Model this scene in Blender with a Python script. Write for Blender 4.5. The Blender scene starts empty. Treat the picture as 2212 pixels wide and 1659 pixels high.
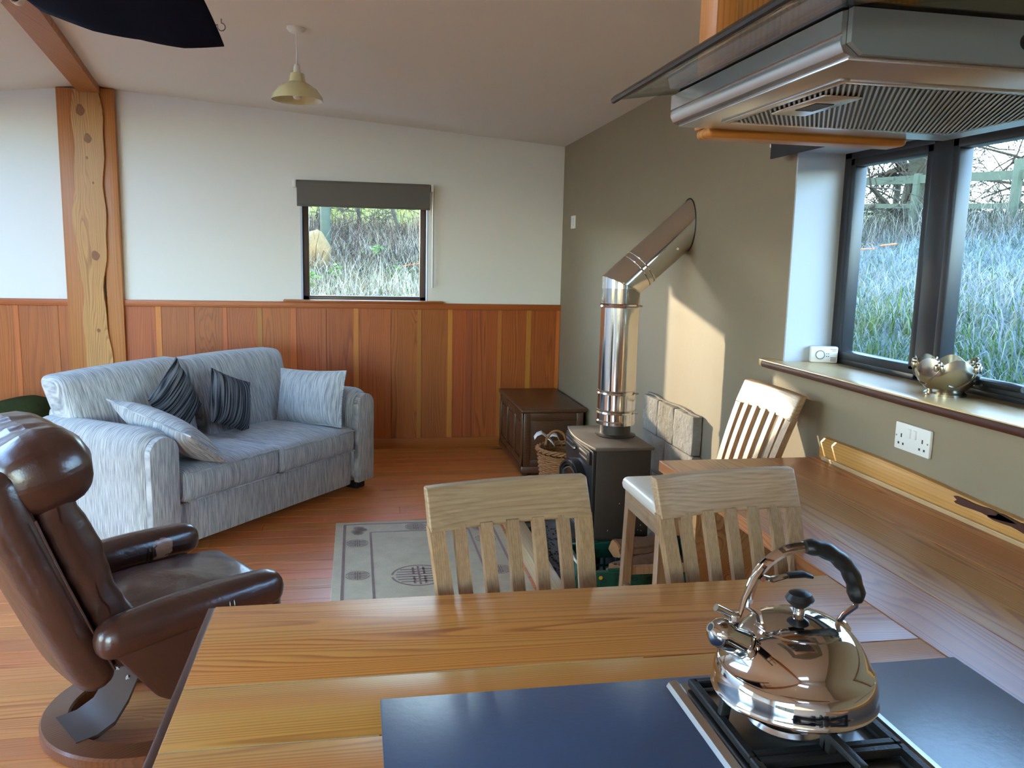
import bpy, bmesh, math, random
import numpy as np
from mathutils import Vector, Matrix
random.seed(7)
rng = np.random.default_rng(11)
PI = math.pi
scene = bpy.context.scene
COL = scene.collection

# ------------------------------------------------------------------ camera
def make_camera():
    yaw, pit, rol = math.radians(10.67234), math.radians(-8.60794), math.radians(-1.291767)
    cy, sy = math.cos(yaw), math.sin(yaw)
    F = Vector((sy*math.cos(pit), cy*math.cos(pit), math.sin(pit)))
    r = Vector((cy, -sy, 0)); d = F.cross(r)
    RT = math.cos(rol)*r + math.sin(rol)*d
    DN = -math.sin(rol)*r + math.cos(rol)*d
    cam = bpy.data.cameras.new('camera'); o = bpy.data.objects.new('camera', cam); COL.objects.link(o)
    cam.sensor_fit = 'HORIZONTAL'; cam.sensor_width = 36; cam.lens = 1803.64/2212*36
    cam.clip_start = 0.05; cam.clip_end = 500
    U, B = -DN, -F
    o.matrix_world = Matrix(((RT.x, U.x, B.x, 0), (RT.y, U.y, B.y, 0), (RT.z, U.z, B.z, 1.60), (0, 0, 0, 1)))
    scene.camera = o
make_camera()

# ------------------------------------------------------------------ world, sun, exposure
SUN_DIR = Vector((.452, -1.0, -.222)).normalized()        # direction the sunlight travels
world = bpy.data.worlds.new('sky'); scene.world = world; world.use_nodes = True
wn = world.node_tree; wn.nodes.clear()
sky = wn.nodes.new('ShaderNodeTexSky'); sky.sky_type = 'NISHITA'; sky.sun_disc = False
sky.sun_elevation = math.radians(11.4); sky.sun_rotation = math.atan2(-SUN_DIR.x, -SUN_DIR.y)
sky.air_density = 1.0; sky.dust_density = .25; sky.ozone_density = 2.2
bg = wn.nodes.new('ShaderNodeBackground'); bg.inputs['Strength'].default_value = 0.62
wo = wn.nodes.new('ShaderNodeOutputWorld')
tint = wn.nodes.new('ShaderNodeMix'); tint.data_type = 'RGBA'; tint.blend_type = 'MULTIPLY'; tint.inputs[0].default_value = 1.0
tint.inputs[7].default_value = (.985, .99, 1.03, 1)        # camera white balance sits warmer than the cold sky
wn.links.new(sky.outputs[0], tint.inputs[6]); wn.links.new(tint.outputs[2], bg.inputs[0]); wn.links.new(bg.outputs[0], wo.inputs[0])
sl = bpy.data.lights.new('sun', 'SUN'); sl.energy = 1.2; sl.angle = math.radians(.6); sl.color = (1.0, .84, .60)
so = bpy.data.objects.new('sun', sl); COL.objects.link(so)
so.rotation_euler = SUN_DIR.to_track_quat('-Z', 'Y').to_euler(); so.location = (-8, 20, 8)
vs = scene.view_settings
vs.view_transform = 'Standard'; vs.look = 'None'; vs.gamma = 1.0; vs.use_curve_mapping = False; vs.exposure = 2.95
cyc = scene.cycles
cyc.use_denoising = True; cyc.max_bounces = 6; cyc.diffuse_bounces = 4; cyc.glossy_bounces = 4
cyc.transparent_max_bounces = 10; cyc.transmission_bounces = 4; cyc.sample_clamp_indirect = 6.0
cyc.use_adaptive_sampling = True; cyc.adaptive_threshold = .06
cyc.caustics_reflective = False; cyc.caustics_refractive = False

# ------------------------------------------------------------------ materials
def C(r, g=None, b=None):
    if g is None: r, g, b = r
    f = lambda v: (v/255/12.92) if v/255 <= .04045 else ((v/255+.055)/1.055)**2.4
    return (f(r), f(g), f(b), 1)
class N:
    def __init__(s, name):
        s.m = bpy.data.materials.new(name); s.m.use_nodes = True; s.t = s.m.node_tree
        s.b = s.t.nodes['Principled BSDF']; s.out = s.t.nodes['Material Output']
    def n(s, typ, **kw):
        x = s.t.nodes.new(typ)
        for k, v in kw.items():
            if k.startswith('i_'): x.inputs[k[2:].replace('_', ' ')].default_value = v
            else: setattr(x, k, v)
        return x
    def l(s, a, b): s.t.links.new(a, b)
    def val(s, x, i, v):
        if hasattr(v, 'is_linked'): s.l(v, x.inputs[i])
        else: x.inputs[i].default_value = v
    def math(s, op, a, b=None, c=None):
        x = s.n('ShaderNodeMath', operation=op); s.val(x, 0, a)
        if b is not None: s.val(x, 1, b)
        if c is not None: s.val(x, 2, c)
        return x.outputs[0]
    def vmath(s, op, a, b):
        x = s.n('ShaderNodeVectorMath', operation=op); s.val(x, 0, a); s.val(x, 1, b); return x.outputs[0]
    def mix(s, f, a, b, typ='MIX'):
        x = s.n('ShaderNodeMix', data_type='RGBA', blend_type=typ); s.val(x, 0, f); s.val(x, 6, a); s.val(x, 7, b); return x.outputs[2]
    def noise(s, vec, scale, detail=2, rough=.5, dist=0):
        x = s.n('ShaderNodeTexNoise'); s.val(x, 'Vector', vec); x.inputs['Scale'].default_value = scale
        x.inputs['Detail'].default_value = detail; x.inputs['Roughness'].default_value = rough; x.inputs['Distortion'].default_value = dist
        return x.outputs['Fac']
    def ramp(s, f, pts):
        x = s.n('ShaderNodeValToRGB'); s.val(x, 0, f); e = x.color_ramp.elements
        while len(e) > 1: e.remove(e[-1])
        for i, (p, c) in enumerate(pts):
            el = e[0] if i == 0 else e.new(p)
            el.position = p; el.color = c if len(c) == 4 else (*c, 1)
        return x.outputs[0]
    def mrange(s, v, a, b, c=0., d=1.):
        x = s.n('ShaderNodeMapRange'); s.val(x, 0, v); x.inputs[1].default_value = a; x.inputs[2].default_value = b
        x.inputs[3].default_value = c; x.inputs[4].default_value = d; return x.outputs[0]
    def obj(s): return s.n('ShaderNodeTexCoord').outputs['Object']
    def rnd(s): return s.n('ShaderNodeObjectInfo').outputs['Random']
    def bump(s, h, strength=.2, dist=.01):
        x = s.n('ShaderNodeBump'); s.val(x, 'Height', h); x.inputs['Strength'].default_value = strength; x.inputs['Distance'].default_value = dist
        s.l(x.outputs[0], s.b.inputs['Normal'])
    def base(s, c): s.val(s.b, 'Base Color', c)
    def set(s, **kw):
        for k, v in kw.items(): s.b.inputs[k.replace('_', ' ')].default_value = v
        return s
def plain(name, col, rough=.5, metal=0., spec=.5, noise=None, coat=0., bump=None):
    q = N(name); q.set(Roughness=rough, Metallic=metal, Specular_IOR_Level=spec, Coat_Weight=coat)
    if coat: q.set(Coat_Roughness=.1)
    if noise:
        sc, amt = noise
        f = q.noise(q.obj(), sc, 4, .6)
        q.base(q.mix(f, tuple(min(1, v*(1-amt)) for v in col[:3])+(1,), tuple(min(1, v*(1+amt)) for v in col[:3])+(1,)))
    else: q.base(col)
    if bump:
        sc, st = bump; q.bump(q.noise(q.obj(), sc, 3), st, .01)
    return q.m
def wood(name, light, dark, axis=0, acr=None, freq=60., amp=5., rough=.35, coat=0., knot=None, var=.25, fiber=.3, stretch=.07, bump=.06, patch=None, spec=.5, kscale=3.2, khue=.004, hot=.55):
    """growth lines run along `axis` and repeat across `acr`; slow noise bends them into cathedral figures, knots push them aside"""
    if acr is None: acr = {0: 1, 1: 0, 2: 0}[axis]
    q = N(name); o = q.obj(); r = q.rnd()
    off = q.math('MULTIPLY', r, 47.0)
    comb = q.n('ShaderNodeCombineXYZ'); q.l(off, comb.inputs[0]); q.l(off, comb.inputs[1]); q.l(off, comb.inputs[2])
    v = q.vmath('ADD', o, comb.outputs[0])
    s1 = [1.0]*3; s1[axis] = stretch
    n1 = q.noise(q.vmath('MULTIPLY', v, tuple(s1)), 5.0, 2, .5, .3)
    sp = q.n('ShaderNodeSeparateXYZ'); q.l(v, sp.inputs[0])
    ph = q.math('ADD', q.math('MULTIPLY', sp.outputs[acr], freq), q.math('MULTIPLY', n1, amp*2))
    k = None
    if knot:
        s4 = [1.0]*3; s4[axis] = .45
        vo = q.n('ShaderNodeTexVoronoi'); q.l(q.vmath('MULTIPLY', v, tuple(s4)), vo.inputs['Vector']); vo.inputs['Scale'].default_value = kscale
        sep = q.n('ShaderNodeSeparateColor'); q.l(vo.outputs['Color'], sep.inputs[0])
        gate = q.math('GREATER_THAN', sep.outputs[0], .58)
        k = q.math('MULTIPLY', q.mrange(vo.outputs['Distance'], .11, .045), gate)
        ph = q.math('ADD', ph, q.math('MULTIPLY', q.math('MULTIPLY', q.mrange(vo.outputs['Distance'], .34, .05), gate), 3.0))
    rg = q.math('FRACT', ph)
    rg = q.ramp(rg, [(0, (0, 0, 0)), (.45, (.18, .18, .18)), (.82, (1, 1, 1)), (1, (.05, .05, .05))])
    s2 = [1.0]*3; s2[axis] = .018
    n2 = q.noise(q.vmath('MULTIPLY', v, tuple(s2)), 160, 3, .6)
    strength = q.mrange(q.noise(q.vmath('MULTIPLY', v, tuple(s1)), 9.0, 1), .3, .7, .35, 1.0)
    f = q.math('ADD', q.math('MULTIPLY', q.math('MULTIPLY', rg, strength), 1-fiber), q.math('MULTIPLY', q.mrange(n2, .3, .7), fiber))
    col = q.mix(f, light, dark)
    if patch:                                    # broad bands of paler sapwood along the length
        s3 = [1.0]*3; s3[axis] = .05
        n3 = q.noise(q.vmath('MULTIPLY', v, tuple(s3)), patch[1], 1, .5)
        col = q.mix(q.math('MULTIPLY', q.mrange(n3, .45, .62), .8), col, q.mix(q.math('MULTIPLY', f, .7), patch[0], dark))
    if knot: col = q.mix(q.math('MULTIPLY', k, .85), col, knot)
    hs = q.n('ShaderNodeHueSaturation'); q.l(col, hs.inputs['Color'])
    q.val(hs, 'Value', q.mrange(r, 0, 1, 1-var, 1+var))
    q.val(hs, 'Hue', q.mrange(q.math('FRACT', q.math('MULTIPLY', r, 7.31)), 0, 1, .5-khue, .5+khue))
    q.base(hs.outputs[0]); q.set(Roughness=rough, Coat_Weight=coat, Coat_Roughness=.12, Specular_IOR_Level=spec)
    if bump: q.bump(f, bump, .004)
    return q.m
def fabric(name, c1, c2, axis, freq=230., rough=.9, bump=.5):
    q = N(name); o = q.obj(); s = [9.0]*3; s[axis] = freq
    n1 = q.noise(q.vmath('MULTIPLY', o, tuple(s)), 1.0, 2, .6)
    n2 = q.noise(o, 420., 1)
    f = q.math('ADD', q.math('MULTIPLY', q.mrange(n1, .36, .64), .72), q.math('MULTIPLY', n2, .28))
    q.base(q.mix(f, c1, c2)); q.set(Roughness=rough, Specular_IOR_Level=.15, Sheen_Weight=.25)
    q.bump(f, bump, .003); return q.m
def steel(name, col, rough, axis=None, bump=.02):
    q = N(name); q.set(Metallic=1.0); q.base(col)
    if axis is None: q.set(Roughness=rough)
    else:
        s = [1.0]*3; s[axis] = .02
        f = q.noise(q.vmath('MULTIPLY', q.obj(), tuple(s)), 350, 2, .5)
        q.val(q.b, 'Roughness', q.mrange(f, 0, 1, rough*.75, rough*1.25)); q.bump(f, bump, .001)
    return q.m
M = {}
M['wall_white'] = plain('white_wall_paint', C(236, 235, 230), .85, spec=.2)
M['wall_grey'] = plain('taupe_wall_paint', C(146, 131, 108), .62, spec=.35, noise=(2.5, .06), bump=(45, .05))
M['ceiling'] = plain('ceiling_paint', C(238, 232, 220), .9, spec=.1)
M['floor'] = wood('pine_floorboards', C(232, 146, 80), C(172, 82, 34), 0, 1, 60, 10, .34, knot=C(74, 34, 18), var=.13, bump=.05, khue=.008, kscale=2.6)
M['panel'] = wood('oiled_pine_panelling', C(178, 90, 30), C(112, 42, 8), 2, 0, 45, 9, .42, knot=C(70, 28, 10), var=.10, bump=.05, khue=.006, kscale=3.4)
M['batten'] = wood('pine_batten', C(198, 116, 44), C(148, 66, 20), 2, 0, 90, 2, .42, var=.30, bump=.05, khue=.016)
M['skirt'] = wood('pine_skirting', C(178, 100, 44), C(138, 66, 26), 0, 2, 70, 3, .4, knot=C(66, 28, 12), var=.1)
M['slab'] = wood('live_edge_slab', C(204, 150, 84), C(142, 86, 38), 2, 0, 65, 8, .45, knot=C(92, 46, 18), var=.04, kscale=3.0, stretch=.22)
M['post'] = wood('post_board', C(188, 122, 62), C(150, 86, 38), 2, 0, 60, 3, .45, knot=C(104, 54, 24), var=.08)
M['beam'] = wood('ceiling_beam_wood', C(184, 118, 58), C(142, 82, 34), 1, 0, 40, 4, .5, var=.05, knot=C(80, 42, 18))
M['oak'] = wood('oak_stool', C(184, 152, 116), C(136, 100, 68), 2, 0, 180, 6, .40, var=.08, fiber=.55, bump=.12)
M['oak_h'] = wood('oak_stool_rail', C(186, 156, 122), C(136, 102, 70), 0, 2, 110, 12, .38, var=.08, fiber=.5, bump=.12, stretch=.16)
M['top_x'] = wood('worktop_boards_across', C(208, 134, 62), C(134, 56, 18), 0, 1, 75, 20, .36, knot=C(66, 30, 14), var=.07, fiber=.15, patch=(C(204, 148, 68), 7.0), stretch=.045, bump=.03, kscale=2.4)
M['top_y'] = wood('worktop_boards_along', C(202, 138, 86), C(136, 66, 32), 1, 0, 70, 20, .36, knot=C(66, 30, 14), var=.08, fiber=.15, patch=(C(208, 164, 108), 4.0), stretch=.045, bump=.03, kscale=2.4)
M['sill_wood'] = wood('sill_board', C(250, 212, 148), C(206, 150, 88), 1, 0, 75, 9, .30, var=.05, fiber=.15, knot=C(90, 44, 20), stretch=.06)
M['upstand'] = wood('upstand_board', C(204, 150, 76), C(168, 108, 48), 1, 2, 90, 4, .4, var=.04)
M['pale'] = wood('pale_strip', C(206, 176, 128), C(176, 142, 96), 1, 2, 100, 2, .5, var=.05)
M['hang'] = wood('hanging_timber', C(204, 142, 76), C(160, 96, 42), 2, 0, 110, 3, .4, knot=C(110, 60, 26), var=.14)
M['chest'] = wood('dark_oak_chest', C(88, 54, 32), C(46, 26, 15), 1, 2, 60, 3, .32, coat=.2, var=.08)
M['kerbw'] = wood('kerb_wood', C(204, 172, 130), C(170, 132, 90), 1, 0, 90, 4, .35, coat=.2, var=.04)
M['base_ring'] = wood('stained_ring', C(116, 62, 34), C(82, 42, 22), 0, 1, 80, 3, .3, coat=.35, var=.02)
M['bark'] = plain('log_bark', C(118, 86, 64), .9, noise=(30, .45), bump=(40, .9))
M['logend'] = plain('split_wood', C(186, 128, 78), .85, noise=(22, .25), bump=(60, .4))
def mk_knot():
    q = N('wood_knot'); o = q.obj(); n = q.noise(o, 30, 2)
    q.base(q.mix(q.noise(o, 55, 3, .6, 1.5), C(92, 50, 22), C(158, 100, 50))); q.set(Roughness=.5); return q.m
M['knot'] = mk_knot()
M['dark_edge'] = plain('dark_bark_stain', C(72, 34, 20), .5, noise=(40, .3))
M['edge_brown'] = plain('worktop_edge_band', C(74, 40, 28), .4)
M['sofa_u'] = fabric('sofa_weave_u', C(122, 124, 130), C(212, 212, 211), 0)
M['sofa_w'] = fabric('sofa_weave_w', C(122, 124, 130), C(212, 212, 211), 1)
M['dark_stripe'] = None
M['leather'] = None
M['black_plastic'] = plain('black_plastic', C(24, 24, 26), .42)
M['black_foot'] = plain('black_foot', C(20, 18, 18), .5)
M['iron'] = plain('cast_iron', C(28, 29, 31), .5, spec=.5, bump=(220, .12))
M['stove'] = plain('stove_steel', C(66, 56, 48), .5, metal=.2, noise=(9, .2), bump=(120, .06))
M['stove_dark'] = plain('stove_cast', C(52, 50, 50), .38, metal=.5, bump=(160, .1))
M['stove_top'] = plain('stove_top_plate', C(104, 92, 80), .55, metal=.3, noise=(14, .22), bump=(90, .08))
M['stove_glass'] = plain('sooty_glass', C(40, 34, 28), .12, spec=.6, noise=(12, .5))
M['flue'] = steel('polished_flue', C(226, 222, 216), .10)
M['chrome'] = steel('kettle_chrome', C(206, 204, 202), .06)
M['steel_b'] = steel('brushed_steel', C(200, 199, 196), .27)
M['steel_x'] = steel('brushed_steel_x', C(206, 206, 206), .24)
M['silver'] = steel('old_silver', C(176, 166, 150), .22)
M['hood_front'] = plain('hood_control_panel', C(128, 138, 148), .35, metal=.35)
M['hood_black'] = plain('hood_seal', C(14, 14, 16), .3)
M['filter'] = steel('filter_mesh', C(176, 168, 156), .34)
M['filter_dark'] = plain('filter_gap', C(54, 46, 42), .5, metal=.6)
M['slate'] = plain('slate_slab', C(60, 82, 112), .30, noise=(9, .14), bump=(90, .03), spec=.5)
M['frame_black'] = plain('black_window_frame', C(40, 40, 44), .35, )
M['frame_brown'] = plain('brown_window_frame', C(78, 56, 42), .4)
M['reveal'] = plain('white_reveal_paint', C(190, 196, 206), .6, spec=.3)
M['white_pl'] = plain('white_plastic', C(236, 234, 230), .35)
M['blind'] = plain('grey_blind_fabric', C(112, 108, 102), .9, spec=.1)
M['blind2'] = plain('charcoal_blind_fabric', C(66, 66, 70), .9, spec=.1)
M['cream'] = plain('cream_enamel', C(214, 206, 164), .25, coat=.4)
M['seatpad'] = plain('cream_leather_pad', C(232, 222, 204), .38, bump=(80, .05))
M['concrete'] = plain('concrete_block', C(150, 142, 132), .95, spec=.1, noise=(18, .38), bump=(38, .7))
M['hearth'] = plain('hearth_slab', C(92, 86, 82), .85, noise=(24, .45), bump=(50, .5))
M['green_pl'] = plain('green_crate_plastic', C(14, 78, 62), .4)
M['yellow_pl'] = plain('yellow_plastic', C(226, 170, 50), .5)
M['ivory'] = plain('ivory_bar', C(226, 216, 196), .45)
M['wicker'] = plain('wicker_willow', C(150, 100, 58), .6, noise=(60, .35), bump=(200, .2))
M['ribbon'] = plain('white_ribbon', C(226, 222, 224), .6)
M['rug'] = plain('rug_pile', C(208, 190, 162), .98, spec=.05, noise=(9, .24), bump=(300, .5))
M['rug_line'] = plain('rug_mauve_line', C(160, 134, 126), .98, spec=.05, noise=(40, .15), bump=(300, .5))
M['navy'] = plain('navy_cloth', C(18, 24, 48), .95, spec=.05, bump=(500, .3))
M['green_cloth'] = plain('dark_green_cloth', C(52, 56, 32), .95, spec=.05, noise=(20, .3))
M['wire'] = steel('wire', C(120, 116, 110), .3)
M['cab'] = plain('cabinet_paint', C(120, 84, 54), .5)
M['debris'] = plain('ash_debris', C(52, 46, 40), .95)
M['metal_strut'] = plain('bronze_strut', C(62, 42, 32), .45)
M['dot'] = plain('socket_hole', C(40, 38, 38), .6)
M['grey_print'] = plain('grey_print', C(120, 120, 126), .6)
def clear_glass(name, tint, base, k, rough):
    q = N(name); t = q.n('ShaderNodeBsdfTransparent'); g = q.n('ShaderNodeBsdfGlossy'); g.inputs['Roughness'].default_value = rough
    t.inputs['Color'].default_value = (*tint, 1)
    lw = q.n('ShaderNodeLayerWeight'); lw.inputs['Blend'].default_value = .5
    f = q.math('ADD', q.math('MULTIPLY', q.math('POWER', lw.outputs['Facing'], 5.0), k), base)
    mx = q.n('ShaderNodeMixShader'); q.l(f, mx.inputs[0]); q.l(t.outputs[0], mx.inputs[1]); q.l(g.outputs[0], mx.inputs[2])
    q.l(mx.outputs[0], q.out.inputs['Surface']); return q.m
M['glass'] = clear_glass('window_glass', (.97, .985, .98), .006, .4, .01)
M['hood_glass'] = clear_glass('smoked_canopy_glass', (.62, .68, .66), .08, .6, .03)
def mk_leather():
    q = N('brown_leather'); o = q.obj()
    n1 = q.noise(o, 6, 3, .6, .6); n2 = q.noise(o, 160, 2)
    q.base(q.mix(n1, C(46, 24, 20), C(78, 46, 36)))
    h = q.math('ADD', q.math('MULTIPLY', n1, 1.0), q.math('MULTIPLY', n2, .06))
    q.bump(h, .35, .02); q.set(Roughness=.3, Specular_IOR_Level=.6, Coat_Weight=.25, Coat_Roughness=.2); return q.m
M['leather'] = mk_leather()
M['leather_worn'] = plain('worn_leather', C(168, 122, 92), .7, noise=(40, .3))
def mk_stripe():
    q = N('charcoal_striped_cushion'); o = q.obj()
    n1 = q.noise(q.vmath('MULTIPLY', o, (110, 3, 3)), 1.0, 2, .6)
    f = q.mrange(n1, .42, .6)
    q.base(q.mix(f, C(40, 42, 48), C(128, 130, 136))); q.set(Roughness=.95, Specular_IOR_Level=.1); q.bump(f, .6, .004); return q.m
M['dark_stripe'] = mk_stripe()
def mk_attr(name, rough=.9, trans=0.):
    q = N(name); a = q.n('ShaderNodeVertexColor'); a.layer_name = 'Col'; q.base(a.outputs[0]); q.set(Roughness=rough, Specular_IOR_Level=.2)
    tr = q.n('ShaderNodeBsdfTranslucent'); q.l(a.outputs[0], tr.inputs[0]); mx = q.n('ShaderNodeMixShader'); mx.inputs[0].default_value = .45
    q.l(q.b.outputs[0], mx.inputs[1]); q.l(tr.outputs[0], mx.inputs[2]); q.l(mx.outputs[0], q.out.inputs['Surface'])
    return q.m
M['blades'] = mk_attr('grass_blades')
M['ground_a'] = plain('rough_ground', C(116, 98, 74), .98, spec=.05, noise=(3, .35), bump=(12, .6))
M['ground_b'] = plain('frosty_ground', C(138, 150, 148), .98, spec=.05, noise=(2.5, .25), bump=(12, .6))
M['field'] = plain('far_field', C(168, 176, 120), .98, spec=.05, noise=(.6, .2))
M['trunk'] = plain('mossy_bark', C(82, 80, 62), .95, noise=(14, .35), bump=(30, .8))
M['twig'] = plain('twig_bark', C(72, 62, 48), .9, noise=(10, .3))
M['fence_w'] = plain('weathered_fence', C(74, 80, 62), .9, noise=(16, .2), bump=(40, .4))
M['hay'] = plain('hay_mound', C(140, 112, 70), .95, noise=(26, .4), bump=(50, .9))
M['leafgreen'] = mk_attr('leaf_green', .6)
M['orange_pl'] = plain('orange_netting', C(224, 120, 60), .6)

# ------------------------------------------------------------------ geometry helpers
class B:
    def __init__(s): s.bm = bmesh.new()
    def box(s, x0, x1, y0, y1, z0, z1, bev=0., seg=2, rot=None, piv=None):
        m = Matrix.Translation(((x0+x1)/2, (y0+y1)/2, (z0+z1)/2)) @ Matrix.Diagonal((abs(x1-x0), abs(y1-y0), abs(z1-z0), 1))
        if rot is not None:
            pv = Vector(piv) if piv is not None else Vector(((x0+x1)/2, (y0+y1)/2, (z0+z1)/2))
            m = Matrix.Translation(pv) @ rot.to_4x4() @ Matrix.Translation(-pv) @ m
        r = bmesh.ops.create_cube(s.bm, size=1, matrix=m)
        if bev > 0:
            es = list({e for v in r['verts'] for e in v.link_edges})
            bmesh.ops.bevel(s.bm, geom=es, offset=bev, segments=seg, profile=.5, affect='EDGES')
        return s
    def raw(s, V, Fc):
        vs = [s.bm.verts.new(v) for v in V]
        for f in Fc:
            try: s.bm.faces.new([vs[i] for i in f])
            except ValueError: pass
        return s
    def tube(s, pts, rad, n=10, caps=True, sx=1., up=None, closed=False):
        pts = [Vector(p) for p in pts]; m = len(pts)
        rad = rad if isinstance(rad, (list, tuple)) else [rad]*m
        rings = []; ref = None
        for i, p in enumerate(pts):
            if closed: t = (pts[(i+1) % m]-pts[i-1])
            else: t = (pts[min(i+1, m-1)]-pts[max(i-1, 0)])
            t.normalize()
            if ref is None:
                ref = Vector(up) if up else (Vector((0, 0, 1)) if abs(t.z) < .9 else Vector((1, 0, 0)))
            a = t.cross(ref)
            if a.length < 1e-6: a = t.orthogonal()
            a.normalize(); b = a.cross(t).normalized(); ref = b
            rings.append([s.bm.verts.new(p + (a*math.cos(2*PI*k/n)*sx + b*math.sin(2*PI*k/n))*rad[i]) for k in range(n)])
        lim = m if closed else m-1
        for i in range(lim):
            A, D = rings[i], rings[(i+1) % m]
            for k in range(n): s.bm.faces.new((A[k], A[(k+1) % n], D[(k+1) % n], D[k]))
        if caps and not closed:
            s.bm.faces.new(list(reversed(rings[0]))); s.bm.faces.new(rings[-1])
        return s
    def lathe(s, prof, n=32, cx=0, cy=0, mat=None, wave=None):
        rings = []
        for j, (r, z) in enumerate(prof):
            if r < 1e-5: rings.append([s.bm.verts.new((cx, cy, z))]); continue
            ring = []
            for k in range(n):
                a = 2*PI*k/n; zz, rr = z, r
                if wave: rr, zz = wave(j, a, r, z)
                ring.append(s.bm.verts.new((cx+rr*math.cos(a), cy+rr*math.sin(a), zz)))
            rings.append(ring)
        for A, D in zip(rings, rings[1:]):
            for k in range(n):
                k2 = (k+1) % n
                if len(A) == 1 and len(D) == 1: continue
                if len(A) == 1: f = (A[0], D[k2], D[k])
                elif len(D) == 1: f = (A[k], A[k2], D[0])
                else: f = (A[k], A[k2], D[k2], D[k])
                try: s.bm.faces.new(f)
                except ValueError: pass
        return s
    def prism(s, poly, axis, a, b, bev=0.):
        def P(u, v, w):
            return {0: (w, u, v), 1: (u, w, v), 2: (u, v, w)}[axis]
        n = len(poly); v0 = [s.bm.verts.new(P(*p, a)) for p in poly]; v1 = [s.bm.verts.new(P(*p, b)) for p in poly]
        fs = [s.bm.faces.new(v0), s.bm.faces.new(list(reversed(v1)))]
        for i in range(n): fs.append(s.bm.faces.new((v0[i], v1[i], v1[(i+1) % n], v0[(i+1) % n])))
        bmesh.ops.recalc_face_normals(s.bm, faces=fs)
        if bev:
            es = list({e for v in v0+v1 for e in v.link_edges})
            bmesh.ops.bevel(s.bm, geom=es, offset=bev, segments=2, profile=.5, affect='EDGES')
        return s
    def rbox(s, sx, sy, sz, r, cen=(0, 0, 0), n=6, fn=None):
        """rounded block; fn deforms local points (x, y, z in metres from the centre)"""
        hx, hy, hz = sx/2, sy/2, sz/2
        r = min(r, hx*.999, hy*.999, hz*.999)
        def axis(h):
            core = [(-h+r)+(2*(h-r))*i/n for i in range(n+1)]
            e = [r*(1-math.cos(a)) for a in (0, .35, .7, 1.05, 1.35)]
            return [-h+q for q in e[:-1]]+core+[h-q for q in reversed(e[:-1])]
        X, Y, Z = axis(hx), axis(hy), axis(hz)
        cache = {}
        def V(x, y, z):
            key = (round(x, 6), round(y, 6), round(z, 6))
            if key not in cache:
                ix, iy, iz = (max(-h+r, min(h-r, c)) for c, h in ((x, hx), (y, hy), (z, hz)))
                d = Vector((x-ix, y-iy, z-iz))
                if d.length > 1e-9: d = d.normalized()*r
                p = Vector((ix, iy, iz))+d
                if fn: p = Vector(fn(p.x, p.y, p.z))
                cache[key] = s.bm.verts.new(p+Vector(cen))
            return cache[key]
        def grid(A, D, mk, flip):
            for i in range(len(A)-1):
                for j in range(len(D)-1):
                    q = [mk(A[i], D[j]), mk(A[i+1], D[j]), mk(A[i+1], D[j+1]), mk(A[i], D[j+1])]
                    if flip: q.reverse()
                    try: s.bm.faces.new(q)
                    except ValueError: pass
        grid(X, Y, lambda a, b: V(a, b, hz), False); grid(X, Y, lambda a, b: V(a, b, -hz), True)
        grid(Y, Z, lambda a, b: V(hx, a, b), False); grid(Y, Z, lambda a, b: V(-hx, a, b), True)
        grid(X, Z, lambda a, b: V(a, hy, b), True); grid(X, Z, lambda a, b: V(a, -hy, b), False)
        return s
    def xf(s, m): bmesh.ops.transform(s.bm, matrix=m, verts=s.bm.verts); return s
    def obj(s, name, mat, parent=None, smooth=True, ang=35, recalc=False, sub=0):
        if recalc: bmesh.ops.recalc_face_normals(s.bm, faces=s.bm.faces)
        me = bpy.data.meshes.new(name); s.bm.to_mesh(me); s.bm.free()
        return link(name, me, mat, parent, smooth, ang, sub)
def link(name, me, mat, parent=None, smooth=True, ang=35, sub=0):
    if smooth and len(me.polygons):
        me.polygons.foreach_set('use_smooth', [True]*len(me.polygons))
        me.set_sharp_from_angle(angle=math.radians(ang))
    me.materials.append(M[mat] if isinstance(mat, str) else mat)
    o = bpy.data.objects.new(name, me); COL.objects.link(o)
    if parent is not None: o.parent = parent
    if sub:
        md = o.modifiers.new('sub', 'SUBSURF'); md.levels = sub; md.render_levels = sub
    return o
def thing(name, label, cat, loc=(0, 0, 0), rz=0., group=None):
    o = bpy.data.objects.new(name, None); COL.objects.link(o); o.location = loc; o.rotation_euler = (0, 0, rz); o.empty_display_size = .1
    o['label'] = label; o['category'] = cat
    if group: o['group'] = group
    return o
def tag(o, label, cat, group=None, kind=None):
    o['label'] = label; o['category'] = cat
    if group: o['group'] = group
    if kind: o['kind'] = kind
    return o
def struct(o, label, cat='structure'):
    o['kind'] = 'structure'; o['label'] = label; o['category'] = cat; return o
def bx(name, x0, x1, y0, y1, z0, z1, mat, parent=None, bev=0.): return B().box(x0, x1, y0, y1, z0, z1, bev).obj(name, mat, parent)
def copy_tree(o, parent=None):
    c = o.copy(); COL.objects.link(c); c.parent = parent
    for ch in list(o.children): copy_tree(ch, c)
    return c
def Rz(a): return Matrix.Rotation(a, 3, 'Z')
def Rx(a): return Matrix.Rotation(a, 3, 'X')
def Ry(a): return Matrix.Rotation(a, 3, 'Y')

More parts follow.
